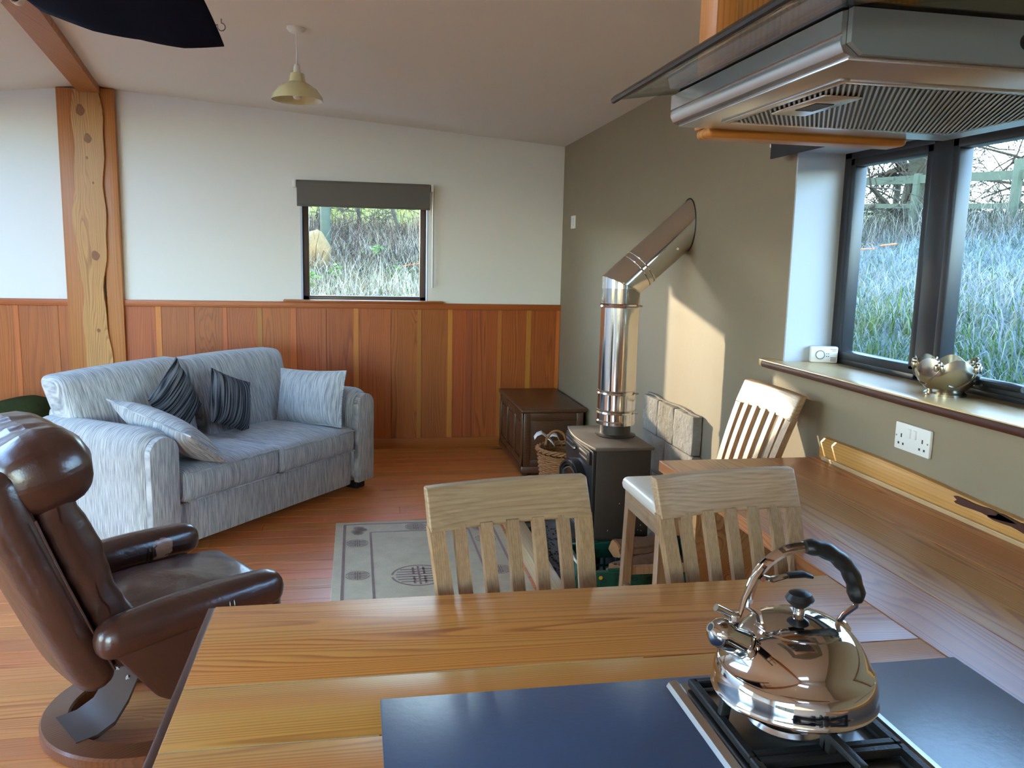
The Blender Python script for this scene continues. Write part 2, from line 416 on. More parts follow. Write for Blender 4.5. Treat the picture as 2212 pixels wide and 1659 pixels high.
# ------------------------------------------------------------------ room shell
YA, XB, XL, YR = 6.9, 1.70, -4.3, -2.2
RX, RY0 = .158, 6.85                                     # the ridge drifts sideways as it leaves the post
def ridge_x(y): return -1.92 + RX*(RY0-y)
def ceil_r(x, y): return 2.512 - .0742*(x-1.7) + .010*(6.9-y)
def ceil_z(x, y):
    rx = ridge_x(y)
    return ceil_r(x, y) if x >= rx else ceil_r(rx, y) - .105*(rx-x)
def wall_with_holes(name, plane, pos, thick, a0, a1, z1f, holes, mat, label):
    """plane 'y': wall at y=pos..pos+thick along x; plane 'x': along y. holes (a0,a1,z0,z1); z1f gives the top."""
    b = B(); cuts = sorted({a0, a1, *[h[0] for h in holes], *[h[1] for h in holes]})
    for p, q in zip(cuts, cuts[1:]):
        segs = [(0., None)]
        for h in holes:
            if h[0] <= p+1e-6 and h[1] >= q-1e-6: segs = [(0., h[2]), (h[3], None)]
        for zz0, zz1 in segs:
            pts = []
            nseg = 6 if zz1 is None else 1
            top = [(p+(q-p)*i/nseg, (z1f(p+(q-p)*i/nseg) if zz1 is None else zz1)) for i in range(nseg+1)]
            poly = [(p, zz0), (q, zz0)] + list(reversed(top))
            if plane == 'y': b.prism(poly, 1, pos, pos+thick)
            else: b.prism(poly, 0, pos, pos+thick)
    return struct(b.obj(name, mat, smooth=False, recalc=True), label, 'wall')
WA = (-.425, .575, 1.215, 2.10)                           # small window in the far wall (x0,x1,z0,z1)
WB = (1.45, 3.10, 1.21, 2.04)                              # wide window in the right wall (y0,y1,z0,z1)
wall_back = wall_with_holes('wall_back', 'y', YA, .32, XL, XB+.3, lambda x: ceil_z(x, YA)+.1, [WA], 'wall_white', 'white plastered far wall with a small window above wooden panelling')
wall_right = wall_with_holes('wall_right', 'x', XB, .30, YR-.2, YA, lambda y: ceil_z(XB, y)+.1, [WB], 'wall_grey', 'taupe painted right wall with the wide black framed window')
wall_left = wall_with_holes('wall_left', 'x', XL-.3, .30, YR-.2, YA, lambda y: ceil_z(XL, y)+.1, [(.5, 2.4, .08, 2.15)], 'wall_white', 'white left wall with glazing added for fill light')
wall_front = wall_with_holes('wall_front', 'y', YR-.3, .30, XL, XB+.3, lambda x: ceil_z(x, YR)+.1, [(-3.8, -1.05, .1, 2.3)], 'wall_white', 'white kitchen end wall behind the viewpoint')
# ceiling: two sloping planes meeting on the ridge, with added rooflights cut in for fill light
b = B()
def quad(b, P, th=.12):
    V = [(x, y, ceil_z(x, y)) for x, y in P]; V += [(x, y, z+th) for x, y, z in V]; n = len(P)
    b.raw(V, [tuple(reversed(range(n))), tuple(range(n, 2*n))] + [(i, (i+1) % n, n+(i+1) % n, n+i) for i in range(n)])
eps = 1e-4; EX, EW, YN, YF = XB+.35, XL-.35, YR-.3, YA+.3
K1 = (-.5, .3, -1.9, -1.5); K2 = (-4.15, -2.5, 2.0, 5.3)      # unseen rooflights added to brighten the room (x0,x1,y0,y1)
rr = lambda y: (ridge_x(y)+eps, y)
rl_ = lambda y: (ridge_x(y)-eps, y)
quad(b, [rr(YF), rr(K1[3]), (EX, K1[3]), (EX, YF)]); quad(b, [rr(K1[2]), rr(YN), (EX, YN), (EX, K1[2])])
quad(b, [rr(K1[3]), rr(K1[2]), (K1[0], K1[2]), (K1[0], K1[3])]); quad(b, [(K1[1], K1[3]), (K1[1], K1[2]), (EX, K1[2]), (EX, K1[3])])
quad(b, [(EW, YF), (EW, K2[3]), rl_(K2[3]), rl_(YF)]); quad(b, [(EW, K2[2]), (EW, YN), rl_(YN), rl_(K2[2])])
quad(b, [(EW, K2[3]), (EW, K2[2]), (K2[0], K2[2]), (K2[0], K2[3])]); quad(b, [(K2[1], K2[3]), (K2[1], K2[2]), rl_(K2[2]), rl_(K2[3])])
struct(b.obj('ceiling', 'ceiling', smooth=False, recalc=True), 'warm off-white sloping ceiling', 'ceiling')
for i, k in enumerate((K1, K2)):
    w = thing('window_%d' % (5+i), ('unseen rooflight added for fill light over the kitchen end', 'unseen rooflight added for fill light over the left side of the room')[i], 'window'); w['kind'] = 'structure'
    def zq(dz): return [(x, y, ceil_z(x, y)+dz) for x, y in ((k[0], k[2]), (k[1], k[2]), (k[1], k[3]), (k[0], k[3]))]
    lo_, hi_ = zq(.07), zq(.076)
    B().raw(lo_+hi_, [(3, 2, 1, 0), (4, 5, 6, 7), (0, 1, 5, 4), (1, 2, 6, 5), (2, 3, 7, 6), (3, 0, 4, 7)]).obj('pane', 'glass', w, smooth=False)
    e = zq(.06)
    for a_, c_ in zip(e, e[1:]+e[:1]): B().tube([a_, c_], .03, 4).obj('frame_bar', 'wall_white', w, smooth=False)
# floor of individual boards
fl = struct(bx('floor', XL-.3, XB+.3, YR-.3, YA+.3, -.14, -.022, 'floor'), 'varnished pine plank floor with knots', 'floor')
y = YR; row = 0
while y < YA-.001:
    w = .128; y1 = min(y+w, YA)
    if y1 > 1.2:
        x = XL + (row*1.37 % 2.3) - 2.3
        while x < XB:
            x1 = x+2.3+random.uniform(-.3, .3)
            a, c = max(x, XL), min(x1, XB)
            if c-a > .05: B().box(a+.0008, c-.0008, y+.0010, y1-.0010, -.022, random.uniform(-.0006, 0), .0015, 1).obj('floorboard', 'floor', fl)
            x = x1
    else:
        bx('floorboard', XL, XB, y+.001, y1-.001, -.022, 0, 'floor', fl)
    y = y1; row += 1
# wainscot on the far wall
joints = [-3.3, -3.04, -2.78, -2.522, -2.25, -1.985, -1.76, -1.51, -1.268, -1.016, -.753, -.493, -.255, 0., .256, .511, .766, .926, 1.182, 1.43, 1.692]
for i, (p, q) in enumerate(zip(joints, joints[1:])):
    if q == -1.985: q = -2.135
    if p == -1.985: continue
    if p == -1.76: p = -1.775
    B().box(p+.012, q-.012, YA-.016, YA-.002, .085, 1.168, .002, 1).obj('panel_board', 'panel', wall_back)
for i, p in enumerate(joints):
    if p in (-1.985, -1.76): continue
    w = .018+.006*((i*7) % 3)/2
    B().box(p-w, min(p+w, XB-.002), YA-.021, YA-.001, .085, 1.168, .002, 1).obj('panel_batten', 'batten', wall_back)
struct(bx('trim_1', -3.3, XB-.001, YA-.034, YA-.0005, 1.165, 1.214, 'skirt', None, .004), 'orange pine cap rail along the top of the panelling', 'trim')
struct(bx('baseboard_back', -3.3, XB-.001, YA-.027, YA-.0005, 0, .088, 'skirt', None, .004), 'pine skirting board under the wall panelling', 'baseboard')
# ------------------------------------------------------------------ far window
w1 = thing('window_1', 'small brown framed window in the white far wall', 'window'); w1['kind'] = 'structure'
x0, x1, z0, z1 = WA
fy0, fy1 = YA+.10, YA+.165
for nm, a in (('frame_stile', (x0, x0+.055, z0, z1)), ('frame_stile', (x1-.055, x1, z0, z1)), ('frame_rail', (x0, x1, z0, z0+.045)), ('frame_rail', (x0, x1, z1-.05, z1))):
    bx(nm, a[0], a[1], fy0, fy1, a[2], a[3], 'frame_brown', w1, .005)
bx('pane', x0+.05, x1-.05, YA+.13, YA+.136, z0+.04, z1-.045, 'glass', w1)
for nm, a in (('reveal_lining', (x0-.004, x0+.006, z0, z1)), ('reveal_lining', (x1-.006, x1+.004, z0, z1)), ('reveal_lining', (x0, x1, z0-.004, z0+.006))):
    bx(nm, a[0], a[1], YA-.002, fy0, a[2], a[3], 'reveal', w1)
bx('window_ledge', -.565, .705, YA-.075, YA+.0, 1.2145, 1.232, 'skirt', w1, .004)
# roller blind
rb = thing('roller_blind', 'grey roller blind half lowered over the small far window', 'blind', (0, YA, 0))
B().tube([(-.45, -.045, 2.135), (.588, -.045, 2.135)], .028, 20).obj('roller', 'blind', rb)
bx('blind_fabric', -.448, .586, -.075, -.071, 1.962, 2.14, 'blind', rb)
B().tube([(-.447, -.073, 1.967), (.585, -.073, 1.967)], .008, 10).obj('bottom_bar', 'blind', rb)
for sx in (-.468, .606): bx('bracket', sx-.012, sx+.012, -.06, -.001, 2.105, 2.165, 'white_pl', rb, .003)
B().tube([(.612, -.05, 2.13), (.612, -.052, 1.34)], .0045, 8).obj('pull_chain', 'white_pl', rb)
B().tube([(.618, -.03, 2.13), (.618, -.032, 1.34)], .0045, 8).obj('pull_chain', 'white_pl', rb)
# ------------------------------------------------------------------ wide right window
w2 = thing('window_2', 'wide black framed window with two lights above the timber sill', 'window'); w2['kind'] = 'structure'
y0, y1, z0, z1 = WB
fx0, fx1 = 1.90, 1.97
def frm(nm, ya, yb, za, zb, xa=fx0, xb=fx1, m='frame_black'): return bx(nm, xa, xb, ya, yb, za, zb, m, w2, .006)
frm('frame_rail', y0, y1, z0, z0+.022); frm('frame_rail', y0, y1, z1-.035, z1)
for c in (y0+.025, y1-.025): frm('frame_stile', c-.03, c+.03, z0, z1)
frm('frame_stile', 2.47, 2.575, z0, z1)
def sash(ya, yb, prox):
    fx = fx0-.012*prox
    for a in ((ya, yb, z0+.018, z0+.052), (ya, yb, z1-.062, z1-.03)): frm('sash_rail', *a, fx, fx+.055)
    for a in ((ya, ya+.034, z0+.03, z1-.03), (yb-.034, yb, z0+.03, z1-.03)): frm('sash_stile', *a, fx, fx+.055)
    bx('pane', fx+.03, fx+.036, ya+.03, yb-.03, z0+.05, z1-.06, 'glass', w2)
sash(2.57, 3.055, 0); sash(1.50, 2.465, 1)
bx('window_latch_plate', 1.872, 1.892, 1.98, 2.30, 1.232, 1.25, 'iron', w2, .004)
lt = B().tube([(1.872, 2.27, 1.252), (1.868, 2.2, 1.258), (1.86, 2.08, 1.262), (1.855, 2.03, 1.262)], [.010, .012, .012, .009], 10).obj('window_latch', 'iron', w2)
B().tube([(1.862, 2.19, 1.252), (1.853, 2.19, 1.252)], .006, 10).obj('latch_lock', 'silver', lt)
for nm, a in (('reveal_lining', (XB-.001, fx0+.005, y1-.008, y1+.002, z0, z1)), ('reveal_lining', (XB-.001, fx0+.005, y0-.002, y0+.008, z0, z1)), ('reveal_lining', (XB-.001, fx0+.005, y0, y1, z1-.008, z1+.002))):
    bx(nm, *a, 'reveal', w2)
b = B(); poly = [(1.635, .35), (1.897, .35), (1.897, 3.092), (1.702, 3.092), (1.702, 3.19), (1.66, 3.215), (1.635, 3.18)]
b.prism([(p[0], p[1]) for p in poly], 2, 1.184, 1.2105, .003)
ws = thing('window_sill', 'long varnished timber sill below the wide black window', 'window sill', (1.77, 1.8, 1.184))
o = b.obj('sill_plank', 'sill_wood', ws, recalc=True); o.data.transform(Matrix.Translation((-1.77, -1.8, -1.184)))
B().tube([(-.136, -1.45, .011)]+[(-.137+.003*math.sin(t*5), -1.45+2.83*t, .011+.001*math.sin(t*17)) for t in np.linspace(.02, .985, 40)]+[(-.108, 1.415, .011), (-.068, 1.392, .011)], .0125, 10, sx=.45, up=(0, 0, 1)).obj('bark_edge', 'dark_edge', ws)
rb = thing('roller_blind', 'charcoal roller blind rolled up above the wide black window', 'blind', (XB, 0, 0))
B().tube([(-.045, 1.4, 2.085), (-.045, 3.2, 2.085)], .026, 18).obj('roller', 'blind2', rb)
bx('blind_fabric', -.07, -.066, 1.42, 3.19, 2.012, 2.09, 'blind2', rb)
bx('bracket', -.06, -.001, 3.2, 3.222, 2.06, 2.115, 'white_pl', rb, .003)
bx('bracket', -.06, -.001, 1.375, 1.397, 2.06, 2.115, 'white_pl', rb, .003)
# ------------------------------------------------------------------ unseen glazed doors added to let more daylight in
def glazed(name, plane, pos, a0, a1, z0, z1, nbar, label):
    w = thing(name, label, 'window'); w['kind'] = 'structure'
    def bb(nm, p, q, za, zb, m='frame_brown', d0=.0, d1=.06):
        if plane == 'x': bx(nm, pos+d0, pos+d1, p, q, za, zb, m, w)
        else: bx(nm, p, q, pos+d0, pos+d1, za, zb, m, w)
    bb('frame_rail', a0, a1, z0, z0+.05); bb('frame_rail', a0, a1, z1-.05, z1)
    for i in range(nbar+1):
        c = a0+(a1-a0)*i/nbar; p = max(a0, c-.03); q = min(a1, c+.03); bb('frame_stile', p, q, z0, z1)
    for i in range(nbar):
        bb('pane', a0+(a1-a0)*i/nbar+.03, a0+(a1-a0)*(i+1)/nbar-.03, z0+.05, z1-.05, 'glass', .028, .034)
glazed('window_3', 'x', XL-.15, .5, 2.4, .08, 2.15, 2, 'brown glazed double doors added to the left wall for fill light')
glazed('window_4', 'y', YR-.15, -3.8, -1.05, .1, 2.3, 3, 'brown glazed doors added to the kitchen end wall for fill light')
# ------------------------------------------------------------------ timber post and ridge beam
ps = thing('timber_post', 'tall timber post with a live-edge slab between two boards on the far wall', 'post', (-1.95, YA-.045, 0))
bx('side_board', -.197, -.055, -.012, .042, 0, ceil_z(-2.147, YA)-.003, 'post', ps, .004)
bx('side_board', .085, .200, -.012, .042, 0, ceil_z(-1.75, YA)-.003, 'post', ps, .004)
def slab_edge(z, s):
    return (.105 if s > 0 else -.085) + .018*math.sin(z*3.1+s)+.012*math.sin(z*7.3+2*s)+.006*math.sin(z*17+s)
zs = [i*2.745/40 for i in range(41)]
poly = [(slab_edge(z, -1), z) for z in zs] + [(slab_edge(z, 1), z) for z in reversed(zs)]
B().prism([(x-.005, z) for x, z in poly], 1, -.034, .02).obj('live_edge_slab', 'slab', ps, smooth=True, recalc=True)
for kx, kz, kr in ((.012, 2.40, .026), (-.03, 2.60, .030), (.025, 1.545, .028), (.035, 2.08, .007), (.0, 2.26, .008), (.02, .98, .012)):
    pts = [(kx+kr*math.cos(t)*(1+.12*math.sin(3*t+kz)), kz+1.3*kr*math.sin(t)*(1+.1*math.cos(2*t+kz))) for t in np.linspace(0, 2*PI, 20, endpoint=False)]
    B().prism(pts, 1, -.0352, -.030).obj('knot', 'knot', ps, recalc=True)
bm_ = thing('ridge_beam', 'orange timber beam running along the ceiling ridge from the post', 'beam')
b = B(); V = []
for yy in (YA-.002, YR+.05):
    cx = ridge_x(yy); zc = ceil_r(cx, yy)
    for dx, dz in ((-.075, -.055), (.075, -.055), (.075, .03), (-.075, .03)): V.append((cx+dx, yy, zc+dz))
b.raw(V, [(0, 1, 2, 3), (7, 6, 5, 4), (0, 4, 5, 1), (1, 5, 6, 2), (2, 6, 7, 3), (3, 7, 4, 0)])
b.obj('beam_timber', 'beam', bm_, smooth=False, recalc=True)
# ------------------------------------------------------------------ pendant lamp, ceiling hook
px, py = -.279, 4.41; pz = ceil_z(px, py)
pl = thing('pendant_lamp', 'cream enamel pendant lamp hanging from the sloping ceiling', 'lamp', (px, py, 0))
B().lathe([(0, pz+.006), (.045, pz+.004), (.047, pz-.006), (.03, pz-.022), (0, pz-.024)], 28).obj('ceiling_rose', 'white_pl', pl)
B().tube([(0, 0, pz-.02), (0, 0, 2.50)], .0035, 8).obj('cord', 'white_pl', pl)
B().lathe([(0, 2.515), (.012, 2.513), (.016, 2.50), (.018, 2.465), (0, 2.463)], 20).obj('lampholder', 'white_pl', pl)
B().lathe([(.018, 2.474), (.034, 2.470), (.040, 2.430), (.060, 2.420), (.095, 2.398), (.118, 2.366), (.126, 2.343), (.123, 2.343), (.114, 2.364), (.092, 2.394), (.058, 2.415), (.037, 2.426), (.031, 2.466), (.018, 2.470)], 40).obj('lamp_shade', 'cream', pl)
B().lathe([(0, 2.347), (.016, 2.352), (.026, 2.370), (.024, 2.39), (.012, 2.42), (.012, 2.465), (0, 2.466)], 20).obj('bulb', 'white_pl', pl)
hx, hy = -.633, 4.443; hz = ceil_z(hx, hy)
tag(B().tube([(hx, hy, hz+.005), (hx, hy, hz-.02)] + [(hx+.018*math.sin(a), hy, hz-.038+.018*math.cos(a)) for a in np.linspace(0, 5.2, 12)] + [(hx-.05, hy, hz-.034)], .0028, 6).obj('ceiling_hook', 'wire'), 'small bent wire hook screwed into the ceiling', 'hook')
# ------------------------------------------------------------------ clothes airer and cloth (top left)
ar = thing('clothes_airer', 'black ceiling clothes rails with white end caps', 'clothes airer', (0, 0, 0))
RZ = 2.118
for rx_, ye in ((-.745, 2.02), (-.700, 2.02), (-.50, 1.6), (-.36, 1.6)):
    r = B().tube([(rx_, .55, RZ), (rx_, ye, RZ)], .011, 12).obj('rail', 'black_plastic', ar)
    B().tube([(rx_, ye-.008, RZ), (rx_, ye+.015, RZ)], .0135, 12).obj('end_cap', 'white_pl', r)
for yy in (.8, 1.4):
    bx('crossbar', -.77, -.34, yy-.012, yy+.012, RZ+.008, RZ+.03, 'black_plastic', ar, .003)
    for rx_ in (-.70, -.38): B().tube([(rx_, yy, RZ+.02), (rx_, yy, ceil_z(rx_, yy)+.005)], .003, 6).obj('hanging_cord', 'white_pl', ar)
b = B(); nx, ny = 20, 22; V = []
for j in range(ny+1):
    for i in range(nx+1):
        u, v = i/nx, j/ny
        x = -.662+.372*u; y_ = .95+1.105*v
        z = RZ-.0125-.010*u-.050*u*(v**5)*(1-.25*u) - .018*math.sin(u*PI)*(v**3) - .006*(1-abs(2*((u*2) % 1)-1))
        V.append((x+.012*(v**2)*math.sin(u*3), y_, z))
Fq = [(j*(nx+1)+i, j*(nx+1)+i+1, (j+1)*(nx+1)+i+1, (j+1)*(nx+1)+i) for j in range(ny) for i in range(nx)]
b.raw(V, Fq); cl = b.obj('navy_cloth', 'navy', None)
md = cl.modifiers.new('thick', 'SOLIDIFY'); md.thickness = .004; md.offset = -1
tag(cl, 'dark navy blue cloth hanging under the ceiling clothes rails', 'cloth')
# ------------------------------------------------------------------ small wall fittings
sw = thing('wall_switch_plate', 'small white blank plate high on the taupe wall near the corner', 'switch', (XB, 6.53, 1.888))
bx('plate', -.009, -.0005, -.062, .062, -.05, .05, 'white_pl', sw, .002)
bx('rocker', -.012, -.009, -.02, .02, -.03, .03, 'white_pl', sw, .001)
sk = thing('double_socket', 'white double power socket with two switches on the taupe wall', 'socket', (XB, 2.26, 1.071))
bx('plate', -.012, -.0005, -.083, .083, -.043, .043, 'white_pl', sk, .004)
for c in (-.013, .013): bx('rocker_switch', -.017, -.011, c-.0085, c+.0085, .002, .03, 'white_pl', sk, .002)
for c in (-.05, .05):
    bx('earth_pin_hole', -.0126, -.0119, c-.0025, c+.0025, -.003, .009, 'dot', sk)
    for d in (-.011, .011): bx('pin_hole', -.0126, -.0119, c+d-.0035, c+d+.0035, -.026, -.019, 'dot', sk)
for c in (-.074, .074): B().tube([(-.0124, c, 0), (-.0118, c, 0)], .003, 8).obj('screw', 'grey_print', sk)
al = thing('carbon_monoxide_alarm', 'small white alarm box on the left end of the timber sill', 'alarm', (1.848, 3.055, 1.2105), math.radians(-20))
bx('case', -.052, .052, -.018, .018, 0, .066, 'white_pl', al, .006)
B().lathe([(0, .003), (.014, .003), (.016, .0), (.019, .001), (.019, -.004)], 24).xf(Matrix.Translation((-.016, -.018, .032)) @ Matrix.Rotation(PI/2, 4, 'X')).obj('test_button', 'white_pl', al)
B().lathe([(.0165, .0022), (.0185, .0022), (.0185, 0), (.0165, 0)], 24).xf(Matrix.Translation((-.016, -.0185, .032)) @ Matrix.Rotation(PI/2, 4, 'X')).obj('button_ring', 'grey_print', al)
for i, j in ((0, 0), (1, 0), (0, 1), (1, 1)): B().tube([(.009+.007*i, -.0185, .027+.010*j), (.009+.007*i, -.0176, .027+.010*j)], .002, 8).obj('indicator_light', 'dot', al)
for k in range(3): bx('sounder_slot', .024, .046, -.0186, -.0178, .008+.006*k, .011+.006*k, 'grey_print', al)
bx('printed_line', .022, .046, -.0186, -.0179, .054, .0565, 'grey_print', al); bx('printed_line', .028, .046, -.0186, -.0179, .048, .050, 'grey_print', al)
# silver bowl
bw = thing('silver_bowl', 'scalloped silver bowl with raised tulip ornament on the timber sill', 'bowl', (1.79, 2.262, 1.2105))
def scal(j, a, r, z):
    k = max(0, (z-.045)/.06)
    return r*(1+.02*k*math.cos(8*a)), z + (.022*k*abs(math.cos(3.5*a+.4)) if k > 0 else 0)
prof = [(0, .006), (.052, .0), (.060, .0), (.060, .006), (.052, .012), (.062, .022), (.080, .042), (.092, .062), (.094, .080), (.092, .098), (.090, .098), (.091, .080), (.089, .062), (.077, .043), (.055, .020), (0, .016)]
B().lathe(prof, 96, wave=lambda j, a, r, z: scal(j, a, r, z)).obj('bowl_body', 'silver', bw)
for k in range(5):
    a0 = k*2*PI/5+.35
    def on(a, z): r = np.interp(z, [.012, .022, .042, .062, .080, .10], [.052, .062, .080, .092, .094, .0925])+.002; return (r*math.cos(a), r*math.sin(a), z)
    path = [on(a0+t*.95, .048+.018*math.cos(t*2.6+2.2)+.032*t*t) for t in np.linspace(0, 1, 14)]
    B().tube(path, [.0022+.0008*math.sin(i) for i in range(14)], 7).obj('stem_ornament', 'silver', bw)
    t_ = on(a0+.95, .09); fb = B()
    for q in (-.09, 0., .09):
        p = on(a0+.95+q, .086+.012*(1-abs(q)*8)); fb.rbox(.014, .014, .022, .006, p, 2)
    fb.obj('tulip_ornament', 'silver', bw)
# ------------------------------------------------------------------ worktops
wt = thing('peninsula_worktop', 'orange pine plank worktop of the kitchen peninsula with a dark left edge', 'worktop')
PX0, PX1, Z0, Z1 = -.278, 1.052, .862, .90
for ya, yb in ((1.332, 1.655), (1.153, 1.331), (.93, 1.152), (.60, .929)):
    bx('plank', PX0, PX1, ya+.0006, yb-.0006, Z0, Z1, 'top_x', wt, .0015)
bx('edge_band', PX0-.014, PX0, .60, 1.655, Z0, Z1-.002, 'edge_brown', wt, .002)
for yj in (1.3315, 1.1525): bx('seam_filler', PX0+.002, .03 if yj < 1.2 else .5, yj-.0011, yj+.0011, Z1-.004, Z1+.0002, 'pale', wt)
wt2 = thing('wall_worktop', 'long pine plank worktop along the taupe wall under the window', 'worktop')
for xa, xb in ((1.0535, 1.215), (1.215, 1.46), (1.46, 1.668)):
    b = B(); yend = 2.742
    b.box(xa+.0005, xb-.0005, -1.2, yend, Z0, Z1, .0015, 1); b.obj('plank', 'top_y', wt2)
bx('base_strip', 1.655, 1.667, -1.2, 2.70, Z1, Z1+.014, 'pale', wt2, .002)
up = thing('worktop_upstand', 'yellow live-edge timber upstand with dark bark marks along the taupe wall', 'upstand', (XB, 0, 0))
b = B(); ys = np.linspace(-1.2, 2.73, 70); V = []; 
for yy in ys:
    zt = .972+.008*math.sin(yy*2.3+1)+.004*math.sin(yy*6.1)
    V += [(-.034, yy, .901), (-.034, yy, zt-.016), (-.024, yy, zt), (-.001, yy, zt), (-.001, yy, .901)]
Fq = [(5*i+k, 5*i+(k+1) % 5, 5*i+5+(k+1) % 5, 5*i+5+k) for i in range(len(ys)-1) for k in range(5)] + [(0, 1, 2, 3, 4), tuple(5*(len(ys)-1)+k for k in (4, 3, 2, 1, 0))]
b.raw(V, Fq).obj('timber', 'upstand', up, recalc=True)
for yc, zc, ln, hh in ((1.93, .952, .11, .011), (1.80, .949, .09, .013), (1.70, .958, .06, .009), (1.60, .956, .05, .007)):
    pts = [(yc+ln*math.cos(a)*(1+.25*math.sin(3*a+yc*9)), zc+hh*math.sin(a)*(1+.3*math.cos(4*a+yc*5))) for a in np.linspace(0, 2*PI, 22, endpoint=False)]
    B().prism(pts, 0, -.0358, -.030).obj('bark_mark', 'dark_edge', up, recalc=True)
# cabinets under the worktops
def cabinet(name, label, x0, x1, y0, y1, doors, face):
    c = thing(name, label, 'cabinet', (0, 0, 0))
    bx('body', x0, x1, y0, y1, .08, Z0-.0005, 'cab', c); bx('plinth', x0+.04, x1-.04, y0+.05, y1-.05, 0, .08, 'edge_brown', c)
    n = doors
    for i in range(n):
        if face == '-y':
            p = x0+(x1-x0)*i/n; q = x0+(x1-x0)*(i+1)/n; d = bx('door', p+.003, q-.003, y0-.02, y0, .1, Z0-.02, 'cab', c, .003)
            bx('handle', q-.05, q-.035, y0-.045, y0-.021, .6, .74, 'steel_b', d, .003)
    return c
cabinet('base_cabinet', 'brown base cabinet under the gas hob', .06, 1.0, .66, 1.2, 2, '-y')
cabinet('base_cabinet', 'brown base cabinet under the left end of the peninsula', -.24, .055, .66, 1.2, 1, '-y')
cabinet('base_cabinet', 'brown base cabinet under the worktop along the wall', 1.12, 1.66, -1.1, 1.25, 0, '')
bx('end_panel', 1.10, 1.655, 2.50, 2.53, 0, Z0, 'top_y', wt2)
# slate, hob, kettle
st = tag(B().box(.034, 1.058, .64, 1.245, Z1+.0003, .906, .002, 2).obj('slate_slab', 'slate'), 'blue-grey slate slab set on the worktop around the hob', 'slab')
SZ = .906
hob = thing('gas_hob', 'narrow stainless gas hob with black cast iron pan supports on the slate', 'hob', (.65, .96, SZ))
HX, HY = .150, .258
b = B(); rim = .016
b.prism([(-HX, 0), (-HX+.004, .007), (-HX+rim, .010), (-HX+rim+.008, .003), (HX-rim-.008, .003), (HX-rim, .010), (HX-.004, .007), (HX, 0)], 1, -HY, HY)
b.obj('hob_tray', 'steel_b', hob, recalc=True)
for yb_ in (.135, -.075):
    bn = B().lathe([(0, .003), (.062, .003), (.058, .010), (.04, .013), (.036, .02), (0, .02)], 36, 0, yb_).obj('burner', 'steel_x', hob)
    B().lathe([(.030, .02), (.037, .021), (.037, .026), (.030, .03), (0, .030)], 30, 0, yb_).obj('burner_cap', 'iron', bn)
def pan_support(yc):
    g = thing_part = bpy.data.objects.new('pan_support', None); COL.objects.link(g); g.parent = hob
    zt, zb = .048, .006; w = .006; L = .112
    fr = B()
    for s in (-1, 1):
        fr.box(s*L-.007, s*L+.007, yc-.109, yc+.109, zb, zb+.013, .002, 1)
        fr.box(-L, L, yc+s*.102-.007, yc+s*.102+.007, zb, zb+.013, .002, 1)
    fr.obj('base_frame', 'iron', g)
    for ang in (0, 90, 180, 270):
        f = B(); R = Rz(math.radians(ang))
        pr_ = [(L+.004, zb), (L-.001, zt-.004), (L-.006, zt), (.026, zt), (.026, zt-.010), (L-.016, zt-.012), (L-.012, zb)]
        f.prism(pr_, 1, -w, w, .0015); f.xf(Matrix.Translation((0, yc, 0)) @ R.to_4x4())
        f.obj('pan_finger', 'iron', g, recalc=True)
    return g
pan_support(.135); pan_support(-.085)
for k in (-1, 1): 
    B().lathe([(0, .03), (.016, .03), (.018, .026), (.02, .004), (0, .004)], 24, k*.045, -.222).obj('control_knob', 'black_plastic', hob)
KX, KY, KZ = .652, 1.09, SZ+.0485
kt = thing('kettle', 'stainless whistling kettle with black grip standing on the rear burner', 'kettle', (KX, KY, KZ), math.radians(-8))
prof = [(0, .001), (.112, 0), (.1215, .003), (.1225, .006), (.1205, .009), (.1205, .020), (.1190, .034), (.1150, .046), (.1135, .0475), (.1115, .0485), (.1040, .068), (.0930, .086), (.0800, .100), (.0690, .1075), (.0640, .1095), (.0640, .1075), (0, .106)]
B().lathe(prof, 72).obj('kettle_body', 'chrome', kt, ang=50)
ld = B().lathe([(.0655, .1085), (.0665, .111), (.0630, .113), (.0500, .1185), (.0280, .1245), (.012, .1265), (0, .127)], 56).obj('lid', 'chrome', kt)
B().lathe([(.009, .126), (.0088, .136), (.0105, .1375), (0, .1375)], 20).obj('knob_ferrule', 'chrome', ld)
B().lathe([(0, .136), (.009, .1365), (.019, .145), (.0215, .150), (.0165, .158), (.008, .1615), (0, .162)], 28).obj('lid_knob', 'black_plastic', ld)
sp = B().tube([(-.060, -.012, .070), (-.084, -.017, .083), (-.112, -.0225, .099), (-.123, -.0245, .106)], [.027, .0225, .0205, .0202], 24).obj('spout', 'chrome', kt)
B().tube([(-.088, -.0178, .0855), (-.0905, -.0183, .087)], [.0245, .0245], 24).obj('spout_ring', 'chrome', sp)
wd = Vector((-.123, -.0245, .106)); wdir = Vector((-.86, -.16, .5)).normalized()
wh = B().tube([wd-wdir*.004, wd, wd+wdir*.008, wd+wdir*.017, wd+wdir*.022], [.0222, .0222, .0215, .015, .008], 22).obj('whistle_cap', 'chrome', kt)
B().tube([wd+wdir*.0215, wd+wdir*.0225], .0055, 12).obj('whistle_hole', 'dot', wh)
B().tube([(-.110, -.022, .133), (-.135, -.027, .147)], .0058, 12).obj('whistle_roller', 'chrome', wh)
bx('hinge_plate', -.112, -.098, -.030, -.012, .112, .136, 'chrome', wh, .003)
